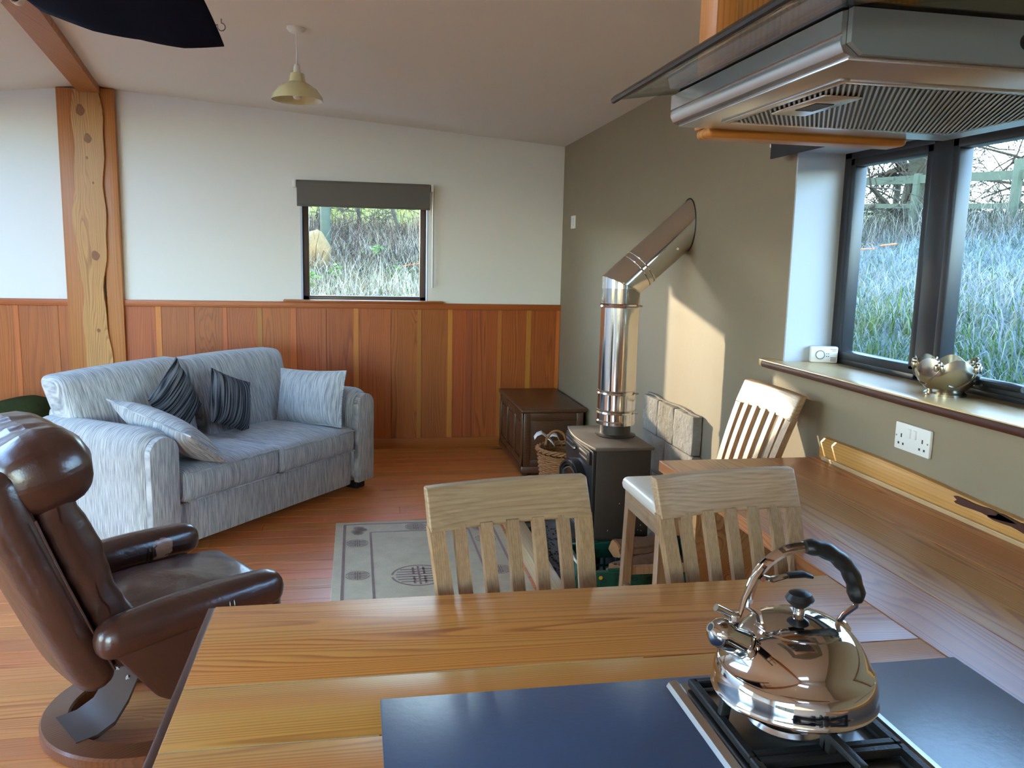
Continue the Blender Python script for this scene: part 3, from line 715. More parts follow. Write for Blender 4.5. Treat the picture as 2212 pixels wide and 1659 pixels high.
# handle: flat steel band arching left to right over the lid
def hpt(a): return Vector((.004+.083*math.sin(a)*(1.0), -.0, .142+.0885*math.cos(a)))
band = [Vector((-.066, -.006, .1035)), Vector((-.060, -.004, .112)), Vector((-.064, -.002, .128))] + [hpt(a) for a in np.linspace(-1.62, 1.62, 30)] + [Vector((.071, .002, .124)), Vector((.064, .003, .112)), Vector((.072, .004, .104)), Vector((.080, .005, .094))]
B().tube(band, .0038, 8, sx=2.3, up=(0, 0, 1)).obj('handle_band', 'chrome', kt)
grip = [hpt(a) for a in np.linspace(-.02, 1.52, 22)]
gr = B().tube([p+Vector((0, 0, 0)) for p in grip], [.0095+.0028*min(1, i/2)*min(1, (21-i)/2)+.0009*math.sin(i*1.4) for i in range(22)], 12, sx=1.3).obj('handle_grip', 'black_plastic', kt)
lv = B().tube([Vector((-.098, -.020, .128)), Vector((-.088, -.012, .155)), Vector((-.072, -.006, .184)), Vector((-.058, -.003, .203))], [.003, .0045, .005, .004], 8, sx=1.8).obj('whistle_lever', 'chrome', kt)
B().tube([(-.064, -.004, .187), (-.046, -.002, .180), (-.026, 0, .184), (-.012, 0, .188)], [.0035, .004, .0032, .003], 8, sx=2.).obj('trigger', 'chrome', kt)
B().tube([(-.022, 0, .186), (.002, 0, .188), (.016, 0, .184)], [.0042, .0046, .003], 10, sx=2.2).obj('trigger_pad', 'black_plastic', kt)
B().tube([(-.062, -.012, .184), (-.062, .008, .184)], .0042, 10).obj('pivot_rivet', 'chrome', kt)
# ------------------------------------------------------------------ cooker hood on a hanging timber panel
hd = thing('cooker_hood', 'stainless cooker hood with ribbed filter and curved smoked glass canopy', 'cooker hood', (0, 0, 0))
hx0, hx1, hy0, hy1, hz0, hz1 = .462, .930, .777, 1.226, 1.80, 1.842
sec = [(hx0+.014, hz0), (hx0+.004, hz0+.004), (hx0, hz0+.012), (hx0, hz0+.018), (hx0+.002, hz0+.020), (hx0, hz0+.022), (hx0, hz1), (hx0+.03, hz1+.006), (hx1-.03, hz1+.006), (hx1, hz1), (hx1, hz0+.012), (hx1-.004, hz0+.004), (hx1-.014, hz0)]
B().prism(sec, 1, hy0, hy1).obj('hood_body', 'steel_b', hd, recalc=True)
bx('underside_plate', hx0+.012, hx1-.012, hy0+.004, hy1-.004, hz0-.002, hz0+.001, 'steel_x', hd, .0008)
pn = B().prism([(hx0+.006, hz0+.012), (hx0+.02, hz0+.0015), (hx1-.02, hz0+.0015), (hx1-.006, hz0+.012), (hx1-.006, hz1+.002), (hx0+.006, hz1+.002)], 1, hy0-.009, hy0-.0005).obj('control_panel', 'hood_front', hd, recalc=True)
for k in range(3): B().tube([(.66+.035*k, hy0-.0125, 1.824), (.66+.035*k, hy0-.009, 1.824)], .008, 16).obj('button', 'black_plastic', pn)
fx0_, fx1_, fy0_, fy1_ = .522, .868, .866, 1.148
ff = bpy.data.objects.new('grease_filter', None); COL.objects.link(ff); ff.parent = hd
for a in ((fx0_-.010, fx0_+.003, fy0_-.010, fy1_+.010), (fx1_-.003, fx1_+.010, fy0_-.010, fy1_+.010), (fx0_, fx1_, fy0_-.010, fy0_+.003), (fx0_, fx1_, fy1_-.003, fy1_+.010)):
    bx('filter_frame', a[0], a[1], a[2], a[3], hz0-.0045, hz0-.0015, 'steel_x', ff, .001)
bx('filter_back', fx0_, fx1_, fy0_, fy1_, hz0-.0028, hz0-.002, 'filter_dark', ff)
rd = Vector((.50, .866, 0)); rn = Vector((.866, -.50, 0))
cx_, cy_ = (fx0_+fx1_)/2, (fy0_+fy1_)/2; hw, hh = (fx1_-fx0_)/2-.003, (fy1_-fy0_)/2-.003
k = -40
for k in range(-36, 37):
    o_ = rn*(k*.0060); lo, hi = -9., 9.
    for c, d, h_ in ((o_.x, rd.x, hw), (o_.y, rd.y, hh)):
        a1, a2 = sorted(((-h_-c)/d, (h_-c)/d)); lo, hi = max(lo, a1), min(hi, a2)
    if hi-lo < .006: continue
    m_ = o_+rd*(lo+hi)/2
    rb2 = B().box(-.0015, .0015, -(hi-lo)/2, (hi-lo)/2, -.0013, .0013, .0006, 1).obj('filter_rib', 'filter', ff)
    rb2.location = (cx_+m_.x, cy_+m_.y, hz0-.0039); rb2.rotation_euler = (0, 0, math.atan2(-rd.x, rd.y))
hl = bx('filter_handle', .535, .585, .925, 1.055, hz0-.0075, hz0-.0035, 'steel_x', ff, .002)
bx('handle_slot', .548, .572, .965, 1.015, hz0-.0082, hz0-.0070, 'filter_dark', hl)
bx('lamp_lens', .80, .86, .80, .835, hz0-.0045, hz0-.001, 'white_pl', hd, .001)
# curved glass: droops to both sides
b = B(); nx, ny = 28, 10; V = []
GX0, GX1 = .372, 1.02
for j in range(ny+1):
    for i in range(nx+1):
        u = i/nx; v = j/ny; x = GX0+(GX1-GX0)*u
        bow = math.sin(u*PI)
        yy = 1.222-(1.222-(.70-.13*bow))*v
        V.append((x, yy, 1.830+.0285*(1-(2*u-1)**2)))
b.raw(V, [(j*(nx+1)+i, (j+1)*(nx+1)+i, (j+1)*(nx+1)+i+1, j*(nx+1)+i+1) for j in range(ny) for i in range(nx)])
gl = b.obj('glass_canopy', 'hood_glass', hd); md = gl.modifiers.new('thick', 'SOLIDIFY'); md.thickness = .006; md.offset = 1
B().tube([V[j*(nx+1)] for j in range(ny+1)], .0045, 8).obj('glass_edge', 'hood_black', gl)
B().tube([V[ny*(nx+1)+i] for i in range(nx+1)], .0045, 8).obj('glass_edge', 'hood_black', gl)
B().box(hx0+.0, hx1, hy0-.006, hy1-.02, hz1+.002, hz1+.009, .002, 1).obj('canopy_seal', 'hood_black', hd)
tf = thing('hanging_timber_panel', 'hanging orange timber boards carrying the cooker hood', 'timber panel', (0, 0, 0))
edges = [(.530, .565, 1.235, 1.300), (.566, .640, 1.245, 1.285), (.641, .722, 1.240, 1.282), (.723, .80, 1.245, 1.286), (.801, .868, 1.240, 1.284)]
for i, (a, c, ya, yb) in enumerate(edges):
    bx('board', a, c, ya, yb, 1.805, ceil_z(a, 1.26)+.01, 'hang', tf, .003)
b = B(); b.rbox(.338, .052, .016, .0078, (.697, 1.262, 1.797), 6)
b.obj('bottom_rail', 'top_x', tf)
# ------------------------------------------------------------------ sofa
SRZ = math.atan2(.792, .611); SO = Vector((-1.036, 4.269, 0))
sf = thing('sofa', 'light grey striped weave two seat sofa standing at an angle', 'sofa', SO, SRZ)
L = 1.885; AW = .225
def crown(a, b_, c, bx_, by_, bz_):
    return lambda x, y, z: (x*(1+a*(1-(2*z/bz_)**2)*.0)+0, y, z)
B().rbox(L-2*AW+.02, .90, .235, .02, (L/2, .475, .1675), 6).obj('base', 'sofa_u', sf)
def armfn(side):
    def f(x, y, z):
        t = (z+.33)/.66
        return (x*(1+.10*max(0, t-.35)) , y + (.0 if y > 0 else -.012*math.sin(max(0, t)*PI)), z-.012*((y+.475)/.95))
    return f
for xc, s in ((AW/2, -1), (L-AW/2, 1)):
    B().rbox(AW, .95, .66, .108, (xc, .478, .375), 8, armfn(s)).obj('arm', 'sofa_w', sf)
    arch = []
    hw = AW/2-.022
    for a in np.linspace(0, PI, 15): arch.append((xc+hw*math.cos(a), .585+.085*math.sin(a)))
    poly = [(xc-hw*.93, .065), (xc+hw*.93, .065)]+arch
    fp = B().prism(poly, 1, -.022, .02, .006).obj('arm_front_panel', 'sofa_u', sf, recalc=True)
B().rbox(L-2*AW+.16, .20, .52, .05, (L/2, .86, .47), 6).obj('back_frame', 'sofa_u', sf)
sw_ = (L-2*AW)/2
for k in range(2):
    xc = AW+sw_*(k+.5)
    def seatfn(x, y, z, k=k):
        g = (1-(2*x/sw_)**2)*(1-(2*y/.70)**2)
        bulge = (1-(2*x/sw_)**4)*(1-(2*z/.165)**2)
        return (x*(1+.012*(1-(2*z/.165)**2)), y-(.022*bulge if y < 0 else 0), z+(.030*max(0, g) if z > 0 else -.006*max(0, g))+(.012 if k == 0 and z > 0 else 0))
    sc = B().rbox(sw_-.004, .70, .165, .035, (xc, .335, .372), 8, seatfn).obj('seat_cushion', 'sofa_u', sf)
    def edge(zc):
        return [(xc+(sw_/2-.012)*t, -.026-.0*abs(t), zc-.0*t) for t in np.linspace(-.97, .97, 12)]
    B().tube(edge(.437+(.012 if k == 0 else 0)), .0045, 6).obj('piping', 'sofa_w', sc); B().tube(edge(.302), .0045, 6).obj('piping', 'sofa_w', sc)
    bw_ = sw_+.14; xb = xc+(-.075 if k == 0 else .06)
    def backfn(x, y, z, k=k, bw_=bw_):
        t = (z+.27)/.54
        g = (1-(2*x/bw_)**2)*(1-(2*z/.54)**2)
        yy = y*(1+.35*max(0, g)) + .19*t
        xx = x*(.87+.15*t)
        zz = z + (.008*math.sin((x/bw_+.5)*PI)*(t > .5)) - (.012*k*0)
        return (xx, yy-.02, zz+ (.03*(x/bw_) if k == 0 else -.0))
    B().rbox(bw_, .20, .54, .055, (xb, .66, .655), 8, backfn).obj('back_cushion', 'sofa_u', sf)
for xx in (.09, L-.09):
    for yy in (.09, .86): bx('foot', xx-.045, xx+.045, yy-.045, yy+.045, 0, .055, 'black_foot', sf, .003)
def pillow(w, h, t, n=16, pinch=.06):
    b = B(); idx = {}
    for sgn in (1, -1):
        for j in range(n+1):
            for i in range(n+1):
                u, v = 2*i/n-1, 2*j/n-1
                e = ((1-abs(u)**2.6)*(1-abs(v)**2.6))**.62
                k = 1-pinch*(1-abs(u)**2)*0-pinch*((1-v*v) if abs(u) > 0 else 0)*abs(u)**3
                k2 = 1-pinch*(1-u*u)*abs(v)**3
                idx[(sgn, i, j)] = b.bm.verts.new((u*w/2*k, v*h/2*k2, sgn*(t/2*e+.003)))
    for sgn in (1, -1):
        for j in range(n):
            for i in range(n):
                q = [idx[(sgn, i, j)], idx[(sgn, i+1, j)], idx[(sgn, i+1, j+1)], idx[(sgn, i, j+1)]]
                if sgn < 0: q.reverse()
                b.bm.faces.new(q)
    rim = [(i, 0) for i in range(n)]+[(n, j) for j in range(n)]+[(i, n) for i in range(n, 0, -1)]+[(0, j) for j in range(n, 0, -1)]
    for a, c in zip(rim, rim[1:]+rim[:1]):
        b.bm.faces.new((idx[(-1, *a)], idx[(-1, *c)], idx[(1, *c)], idx[(1, *a)]))
    rimp = [((idx[(1, *a)].co+idx[(-1, *a)].co)/2) for a in rim]
    return b, rimp
SM = Matrix.Translation(SO) @ Matrix.Rotation(SRZ, 4, 'Z')
def scatter(name, label, w, h, t, mat, cen, ex, ey, pipe, group):
    """ex, ey: pillow width and height axes in sofa space"""
    ex = Vector(ex).normalized(); ey = Vector(ey); ey = (ey-ex*ey.dot(ex)).normalized(); ez = ex.cross(ey)
    m = SM @ Matrix(((ex.x, ey.x, ez.x, cen[0]), (ex.y, ey.y, ez.y, cen[1]), (ex.z, ey.z, ez.z, cen[2]), (0, 0, 0, 1)))
    r = thing(name, label, 'cushion', group=group); r.matrix_world = m
    b, rim = pillow(w, h, t); b.obj('cover', mat, r)
    B().tube(rim, .005, 6, closed=True).obj('piping', pipe, r)
    return r
scatter('scatter_cushion', 'light grey cushion propped against the far right arm of the sofa', .56, .37, .17, 'sofa_u', (1.555, .275, .645), (0, -1, .05), (.22, .0, 1), 'sofa_w', 'cushions on the sofa')
scatter('scatter_cushion', 'light grey cushion slumped against the near left arm of the sofa', .60, .38, .16, 'sofa_u', (.33, .20, .635), (.05, -1, -.24), (-.80, .10, .60), 'sofa_w', 'cushions on the sofa')
scatter('scatter_cushion', 'charcoal striped cushion balanced on its corner in the sofa middle', .37, .37, .13, 'dark_stripe', (.67, .53, .715), (.52, .08, -.80), (.84, .3, .55), 'dark_stripe', 'cushions on the sofa')
scatter('scatter_cushion', 'charcoal striped cushion tilted to the right of the sofa middle', .36, .34, .13, 'dark_stripe', (1.065, .50, .665), (.90, .05, -.36), (.36, .28, .86), 'dark_stripe', 'cushions on the sofa')
gt = B().rbox(.7, .5, .52, .16, (-2.42, 6.2, .255), 6, lambda x, y, z: (x+.03*math.sin(9*y), y, z+.04*math.sin(7*x)*(z > 0)+.03*math.cos(11*y)*(z > 0))).obj('green_throw', 'green_cloth')
tag(gt, 'dark green cloth heap on the floor behind the sofa by the panelling', 'cloth')
# ------------------------------------------------------------------ leather recliner
rc = thing('recliner_chair', 'dark brown leather swivel recliner on a round wooden base', 'armchair', (-.70, 2.89, 0), math.atan2(.562, .827))
B().lathe([(.262, .0), (.345, .0), (.352, .008), (.352, .038), (.345, .046), (.268, .050), (.262, .044), (.262, .0)], 72).obj('base_ring', 'base_ring', rc, recalc=True)
path = [(-.285, .044), (-.22, .046), (-.165, .07), (-.12, .13), (-.085, .20), (-.05, .245), (.02, .262), (.09, .245), (.125, .20), (.16, .13), (.205, .07), (.26, .046), (.30, .044)]
poly = [(p[0], p[1]+.007) for p in path]+[(p[0], p[1]-.007) for p in reversed(path)]
sp_ = B().prism(poly, 1, -.10, .10).obj('swan_neck_support', 'metal_strut', rc, recalc=True)
for yy in (-.045, .045): B().lathe([(0, .006), (.008, .005), (.010, 0)], 14).xf(Matrix.Translation((-.098, yy, .183)) @ Matrix.Rotation(-1.05, 4, 'Y')).obj('bolt', 'steel_b', sp_)
B().lathe([(0, .255), (.05, .255), (.05, .31), (0, .31)], 24).obj('swivel_hub', 'black_plastic', rc)
def seatl(x, y, z):
    g = (1-(2*x/.60)**2)*(1-(2*y/.52)**2)
    return (x, y, z+(.022*max(0, g) if z > 0 else 0)-(.03*max(0, -x) if z > 0 else 0)+.006*math.sin(x*34)*math.cos(y*21)*(z > 0))
B().rbox(.60, .52, .15, .06, (.075, 0, .385), 10, seatl).obj('seat_cushion', 'leather', rc)
def bend(x, y, z):
    """x thickness, z 0..h up the back: bends the slab along the reclined back"""
    t = max(0, min(1, z/.74))
    s = -.155-.30*t+.045*t*t; zz = .315+.70*t
    ds, dz = -.30+.09*t, .70; ln = math.hypot(ds, dz); nx_, nz_ = dz/ln, -ds/ln
    ov = z-.74*t
    return Vector((s+nx_*x+ds/ln*ov, y, zz+nz_*x+dz/ln*ov))
def shell(x, y, z):
    return bend(x-.085-.02*(1-(2*y/.56)**2), y*(1-.05*max(0, z)/.37), z+.37)
B().rbox(.115, .56, .74, .055, (0, 0, 0), 12, shell).obj('back_shell', 'leather', rc)
def backpad(x, y, z):
    zz = z+.36
    wr = .006*math.sin(zz*70+y*6)*max(0, abs(y)/.26-.55)*2+.008*math.sin(zz*19)*(x > 0)
    return bend(x+.025+wr, y, zz)
B().rbox(.135, .50, .68, .06, (0, 0, 0), 16, backpad).obj('back_pad', 'leather', rc)
def headfn(x, y, z):
    wr = .0035*math.sin(y*48+z*30)*math.cos(x*16)+.002*math.sin(y*85+x*30)
    p = bend(x+.04, y, z+.665); n_ = Vector((x, 0, z)); n_ = n_.normalized() if n_.length else n_
    return p+n_*wr
B().rbox(.275, .57, .25, .118, (0, 0, 0), 30, headfn).obj('headrest', 'leather', rc)
for k in (-.235, .235):
    pts = [bend(-.045, k, z)+Vector((0, math.copysign(.047, k), 0)) for z in np.linspace(.05, .58, 20)]
    B().tube(pts, .004, 6).obj('piping', 'leather', rc)
def armpad(x, y, z):
    t = (x+.30)/.60
    return (x, y*(.82+.22*math.sin(t*PI)), z*(.95)+.016*math.sin(t*PI)-.014*(1-t)+.018*t)
def mk_worn(cx, cy, cz):
    m = M['leather'].copy(); m.name = 'brown_leather_worn'; t = m.node_tree; b_ = t.nodes['Principled BSDF']
    src = b_.inputs['Base Color'].links[0].from_socket
    tc = t.nodes.new('ShaderNodeTexCoord'); d = t.nodes.new('ShaderNodeVectorMath'); d.operation = 'DISTANCE'; d.inputs[1].default_value = (cx, cy, cz)
    t.links.new(tc.outputs['Object'], d.inputs[0])
    nz = t.nodes.new('ShaderNodeTexNoise'); nz.inputs['Scale'].default_value = 45; nz.inputs['Detail'].default_value = 4; t.links.new(tc.outputs['Object'], nz.inputs['Vector'])
    a = t.nodes.new('ShaderNodeMath'); a.operation = 'MULTIPLY_ADD'; a.inputs[1].default_value = -.075; t.links.new(nz.outputs['Fac'], a.inputs[0]); t.links.new(d.outputs['Value'], a.inputs[2])
    g = t.nodes.new('ShaderNodeMath'); g.operation = 'LESS_THAN'; g.inputs[1].default_value = .002; t.links.new(a.outputs[0], g.inputs[0])
    mx = t.nodes.new('ShaderNodeMix'); mx.data_type = 'RGBA'; t.links.new(g.outputs[0], mx.inputs[0]); t.links.new(src, mx.inputs[6]); mx.inputs[7].default_value = C(178, 128, 98)
    t.links.new(mx.outputs[2], b_.inputs['Base Color']); return m
for s in (-1, 1):
    mat = 'leather' if s < 0 else mk_worn(.155, .265, .49)
    ap = B().rbox(.60, .135, .122, .055, (.015, s*.325, .472), 14, armpad).obj('armrest', mat, rc)
    for xx in (.10, .115):
        ring = [(xx, s*.325+.0715*math.cos(a), .482+.060*math.sin(a)) for a in np.linspace(0, 2*PI, 24, endpoint=False)]
        B().tube(ring, .0022, 5, closed=True).obj('stitched_seam', 'leather', ap)
    pol = [(-.255, .455), (.275, .465), (.25, .40), (.14, .27), (.06, .225), (-.08, .222), (-.12, .25), (-.24, .42)]
    B().prism(pol, 1, s*.325-.035, s*.325+.035, .012).obj('arm_side_panel', 'leather', rc, recalc=True)
# ------------------------------------------------------------------ blanket chest
ch = thing('blanket_chest', 'dark wooden panelled blanket chest in the corner of the room', 'chest', (1.43, 6.375, 0))
bx('body', -.225, .225, -.475, .475, .07, .475, 'chest', ch, .004)
bx('plinth', -.24, .24, -.49, .49, .02, .075, 'chest', ch, .008)
for sx_ in (-.2, .2):
    for sy_ in (-.45, .45): B().lathe([(0, 0), (.022, 0), (.03, .012), (.02, .024), (0, .024)], 16, sx_, sy_).obj('bun_foot', 'chest', ch)
B().box(-.252, .245, -.505, .49, .476, .506, .012, 3).obj('lid', 'chest', ch)
# framed panels on the long side facing the room
for yy in (-.475, -.16, .155, .475):
    bx('stile', -.237, -.224, yy-(.0 if yy < -.4 else .03), yy+(.0 if yy > .4 else .03)+(.06 if yy < -.4 else 0)-(.06 if yy > .4 else 0)*0, .075, .474, 'chest', ch, .003) if abs(yy) < .4 else bx('stile', -.237, -.224, min(yy, yy-.06*np.sign(yy)), max(yy, yy-.06*np.sign(yy)), .075, .474, 'chest', ch, .003)
for za, zb in ((.075, .125), (.415, .474)):
    bx('rail', -.236, -.224, -.475, .475, za, zb, 'chest', ch, .003); bx('rail', -.225, .225, -.487, -.474, za, zb, 'chest', ch, .003)
for ya, yb in ((-.39, -.215), (-.105, .1), (.21, .39)): bx('raised_panel', -.232, -.224, ya, yb, .15, .395, 'chest', ch, .006)
for xx in (-.225, .175): bx('stile', xx, xx+.05, -.488, -.474, .075, .474, 'chest', ch, .003)
# ------------------------------------------------------------------ stove and flue
sv = thing('wood_stove', 'brown cast iron wood burning stove with arched glass door', 'stove', (1.305, 4.155, .02))
def sbx(nm, x0, x1, y0, y1, z0, z1, mat, bev=.003, par=None): return bx(nm, x0, x1, y0, y1, z0, z1, mat, par or sv, bev)
sbx('body', -.14, .145, -.275, .265, .09, .645, 'stove', .006)
for xx in (-.11, .115):
    for yy in (-.24, .23): B().tube([(xx, yy, 0), (xx, yy, .10)], [.016, .022], 12).obj('leg', 'stove_dark', sv)
top = [(.155, -.288), (.155, .278)] + [(-.15+.0*t-.028*math.sin(t*PI), .278-.566*t) for t in np.linspace(0, 1, 15)]
B().prism(top, 2, .645, .660, .003).obj('top_plate', 'stove_top', sv, recalc=True)
ft = sbx('front_frame', -.158, -.139, -.272, .262, .10, .640, 'stove_dark', .004)
vb = sbx('vent_band', -.170, -.157, -.245, .235, .565, .632, 'stove_dark', .003)
for yc in (-.14, .13):
    for zz in (.585, .612): bx('vent_slot_rim', -.1735, -.1695, yc-.075, yc+.075, zz-.004, zz+.004, 'stove_top', vb, .001)
B().lathe([(0, .022), (.008, .02), (.011, .01), (.006, 0)], 14).xf(Matrix.Translation((-.17, -.005, .60)) @ Matrix.Rotation(-PI/2, 4, 'Y')).obj('vent_knob', 'steel_b', vb)
def arch(hw, z0, zs, rise, n=14):
    return [(-hw, z0), (hw, z0)] + [(hw*math.cos(a)/1.0 if False else hw*(1-2*i/n), zs+rise*math.sin(PI*i/n)) for i, a in enumerate(np.linspace(0, PI, n+1))]
def archring(nm, hw, z0, zs, rise, wdt, xa, xb, mat, par):
    o_, i_ = arch(hw, z0, zs, rise), arch(hw-wdt, z0+wdt, zs, rise-wdt*.7)
    b = B(); n = len(o_); V = []
    for x_ in (xa, xb):
        V += [(x_, p[0]-.005, p[1]) for p in o_]; V += [(x_, p[0]-.005, p[1]) for p in i_]
    Fq = []
    for k in range(n):
        k2 = (k+1) % n
        Fq += [(k, k2, n+k2, n+k), (2*n+k, 3*n+k, 3*n+k2, 2*n+k2), (k, 2*n+k, 2*n+k2, k2), (n+k, n+k2, 3*n+k2, 3*n+k)]
    return b.raw(V, Fq).obj(nm, mat, par, recalc=True)
dr = archring('door', .225, .20, .455, .085, .055, -.200, -.158, 'stove_dark', sv)
archring('door_moulding', .205, .22, .448, .082, .012, -.210, -.199, 'stove_dark', dr)
archring('glass_bead', .172, .252, .437, .058, .008, -.199, -.190, 'stove_top', dr)
B().prism([(p[0]-.005, p[1]) for p in arch(.168, .256, .437, .05)], 0, -.192, -.186).obj('door_glass', 'stove_glass', dr, recalc=True)
B().tube([(-.20, -.205, .33), (-.24, -.205, .335), (-.245, -.205, .30)], .007, 10).obj('door_handle', 'stove_dark', dr)
dw = sbx('ash_drawer', -.188, -.158, -.215, .205, .11, .185, 'stove_dark', .006)
B().lathe([(0, .035), (.012, .032), (.016, .02), (.008, .008), (.008, 0)], 16).xf(Matrix.Translation((-.186, -.16, .145)) @ Matrix.Rotation(-PI/2, 4, 'Y')).obj('drawer_knob', 'black_plastic', dw)
for k in range(7):
    yy, zz = random.uniform(-.1, .1), random.uniform(.2, .58)
    B().lathe([(0, .001), (.002, 0)], 8).xf(Matrix.Translation((random.uniform(-.08, .12), -.2752, zz)) @ Matrix.Rotation(PI/2, 4, 'X') @ Matrix.Diagonal((1, random.uniform(1, 2.4), 1, 1))).obj('paint_chip', 'ivory', sv)
fx, fy = 1.352, 4.18
fp = thing('flue_pipe', 'shiny stainless flue pipe bending from the stove into the taupe wall', 'pipe', (fx, fy, .68))
B().lathe([(.105, 0), (.108, .005), (.085, .008), (.08, .012), (.08, .07), (0, .07)], 40).obj('collar', 'stove', fp)
FR = .099; z0_ = .06; ze = .795
B().lathe([(FR*.8, z0_), (FR+.004, z0_+.004), (FR+.005, z0_+.02), (FR, z0_+.026), (FR, .70), (FR, ze-.02)], 48).obj('lower_pipe', 'flue', fp)
def band_(z, h=.022):
    o = B().lathe([(FR, z-h/2), (FR+.006, z-h/2+.003), (FR+.003, z), (FR+.006, z+h/2-.003), (FR, z+h/2)], 48).obj('locking_band', 'flue', fp)
    B().tube([(FR*.7+.0, -FR*.72-.003, z), (FR*.7+.02, -FR*.72-.018, z)], .005, 8).obj('band_clip', 'steel_b', o)
for z in (.235, .132, .688): band_(z)
def mitre(name, p0, p1, n0, n1, mat, n=48):
    """cylinder between two points cut by planes with normals n0, n1"""
    p0, p1 = Vector(p0), Vector(p1); d = (p1-p0).normalized(); a = d.cross(Vector((0, 1, 0))).normalized(); c = d.cross(a)
    b = B(); R0, R1 = [], []
    for k in range(n):
        o_ = (a*math.cos(2*PI*k/n)+c*math.sin(2*PI*k/n))*FR
        t0 = -o_.dot(Vector(n0))/d.dot(Vector(n0)); t1 = -o_.dot(Vector(n1))/d.dot(Vector(n1))
        R0.append(b.bm.verts.new(p0+o_+d*t0)); R1.append(b.bm.verts.new(p1+o_+d*t1))
    for k in range(n): b.bm.faces.new((R0[k], R0[(k+1) % n], R1[(k+1) % n], R1[k]))
    return b.obj(name, mat, fp, recalc=True)
e1 = Vector((0, 0, ze)); dirI = Vector((1, -.02, .90)).normalized(); mn = (Vector((0, 0, 1))+dirI).normalized()
mitre('elbow_lower', (0, 0, .70), e1, (0, 0, 1), mn, 'flue')
e2 = e1+dirI*.11
mitre('elbow_upper', e1, e2, mn, dirI, 'flue')
wallp = e2+dirI*((XB-fx-e2.x)/dirI.x)
mitre('upper_pipe', e2, wallp, dirI, (1, 0, 0), 'flue')
for q, w_ in ((e2, .012), (e2+dirI*.03, .008)):
    a = dirI.cross(Vector((0, 1, 0))).normalized(); c = dirI.cross(a)
    B().tube([q+(a*math.cos(t)+c*math.sin(t))*(FR+.001) for t in np.linspace(0, 2*PI, 48, endpoint=False)], .0045, 8, closed=True).obj('rolled_seam', 'flue', fp)
a = mn.cross(Vector((0, 1, 0))).normalized(); c = mn.cross(a); kx = 1/max(.2, abs(dirI.dot(mn)))
B().tube([e1+a*math.cos(t)*FR*kx+c*math.sin(t)*FR for t in np.linspace(0, 2*PI, 48, endpoint=False)], .0035, 8, closed=True).obj('elbow_seam', 'flue', fp)
B().tube([wallp+Vector((-.001, FR*math.sin(t)*1.01, FR*1.5*math.cos(t)*.9)) for t in np.linspace(0, 2*PI, 40, endpoint=False)], .004, 6, closed=True).obj('wall_seal', 'stove_dark', fp)
B().lathe([(0, .002), (.006, .002), (.006, 0)], 12).xf(Matrix.Translation(e2+dirI*.20+Vector((.03, -.093, -.02))) @ Matrix.Rotation(PI/2, 4, 'X')).obj('rivet', 'white_pl', fp)
# ------------------------------------------------------------------ hearth, concrete blocks
hs = struct(bx('floor_hearth', .955, XB-.0005, 3.30, 4.84, 0.0005, .02, 'hearth'), 'dusty dark stone hearth slab under the stove', 'hearth')
kb = thing('hearth_kerb', 'pale wooden kerb board edging the stone hearth', 'kerb', (.91, 4.07, 0))
bx('kerb_board', -.045, .044, -.77, .80, 0.0, .088, 'kerbw', kb, .004); bx('kerb_return', .045, .78, .772, .83, 0.0, .088, 'kerbw', kb, .004)
b = B()
for k in range(420):
    x_, y_, r = random.uniform(.97, 1.2), random.uniform(3.32, 4.7), random.uniform(.002, .007)
    b.rbox(r*2, r*random.uniform(1, 3), r, r*.3, (x_, y_, .021), 1)
db = b.obj('ash_crumbs', 'debris'); tag(db, 'dark ash and bark crumbs scattered over the hearth slab', 'crumbs', kind='stuff')
cw = thing('concrete_block_stack', 'rough grey concrete blocks stacked against the taupe wall beside the stove', 'blocks', (1.671, 4.2, .0))
def cblock(ya, yb, za, zb, d=0):
    def f(x, y, z): return (x+.0015*math.sin(40*y+30*z), y+.0015*math.sin(50*z), z+.0015*math.sin(37*y))
    B().rbox(.049, yb-ya-.005, zb-za-.005, .004, (d, (ya+yb)/2-4.2, (za+zb)/2), 6, f).obj('concrete_block', 'concrete', cw)
for ya, yb in ((3.844, 4.108), (4.108, 4.345), (4.345, 4.585)): cblock(ya, yb, .632, .835)
for ya, yb in ((3.84, 4.22), (4.22, 4.585)): cblock(ya, yb, .42, .632)
for ya, yb in ((3.84, 4.108), (4.108, 4.40), (4.40, 4.585)): cblock(ya, yb, .21, .42)
for ya, yb in ((3.84, 4.22), (4.22, 4.585)): cblock(ya, yb, .02, .21)
B().rbox(.020, .735, .010, .004, (.012, .012, .836), 8, lambda x, y, z: (x+.004*math.sin(31*y), y, z+.004*math.sin(55*y)+.002*math.sin(120*y))).obj('mortar_crust', 'concrete', cw)
# ------------------------------------------------------------------ wicker basket
bk = thing('wicker_basket', 'brown wicker basket with a white ribbon on its handle beside the chest', 'basket', (1.385, 5.36, 0))
nst = 26; Hb = .33
def br(z): return .135+.05*(z/Hb)**.8
for k in range(nst):
    a = 2*PI*k/nst
    B().tube([(br(z)*math.cos(a), br(z)*math.sin(a), z) for z in np.linspace(.01, Hb, 5)], .004, 5).obj('upright_stake', 'wicker', bk)
rows = 22
for r_ in range(rows):
    z = .012+(Hb-.03)*r_/rows
    ring = []
    for i in range(nst*4):
        a = 2*PI*i/(nst*4); ring.append(((br(z)+.0055*math.cos(a*nst/2+PI*(r_ % 2)))*math.cos(a), (br(z)+.0055*math.cos(a*nst/2+PI*(r_ % 2)))*math.sin(a), z+.002*math.sin(5*a+r_)))
    B().tube(ring, .0068, 5, closed=True).obj('woven_rod', 'wicker', bk)
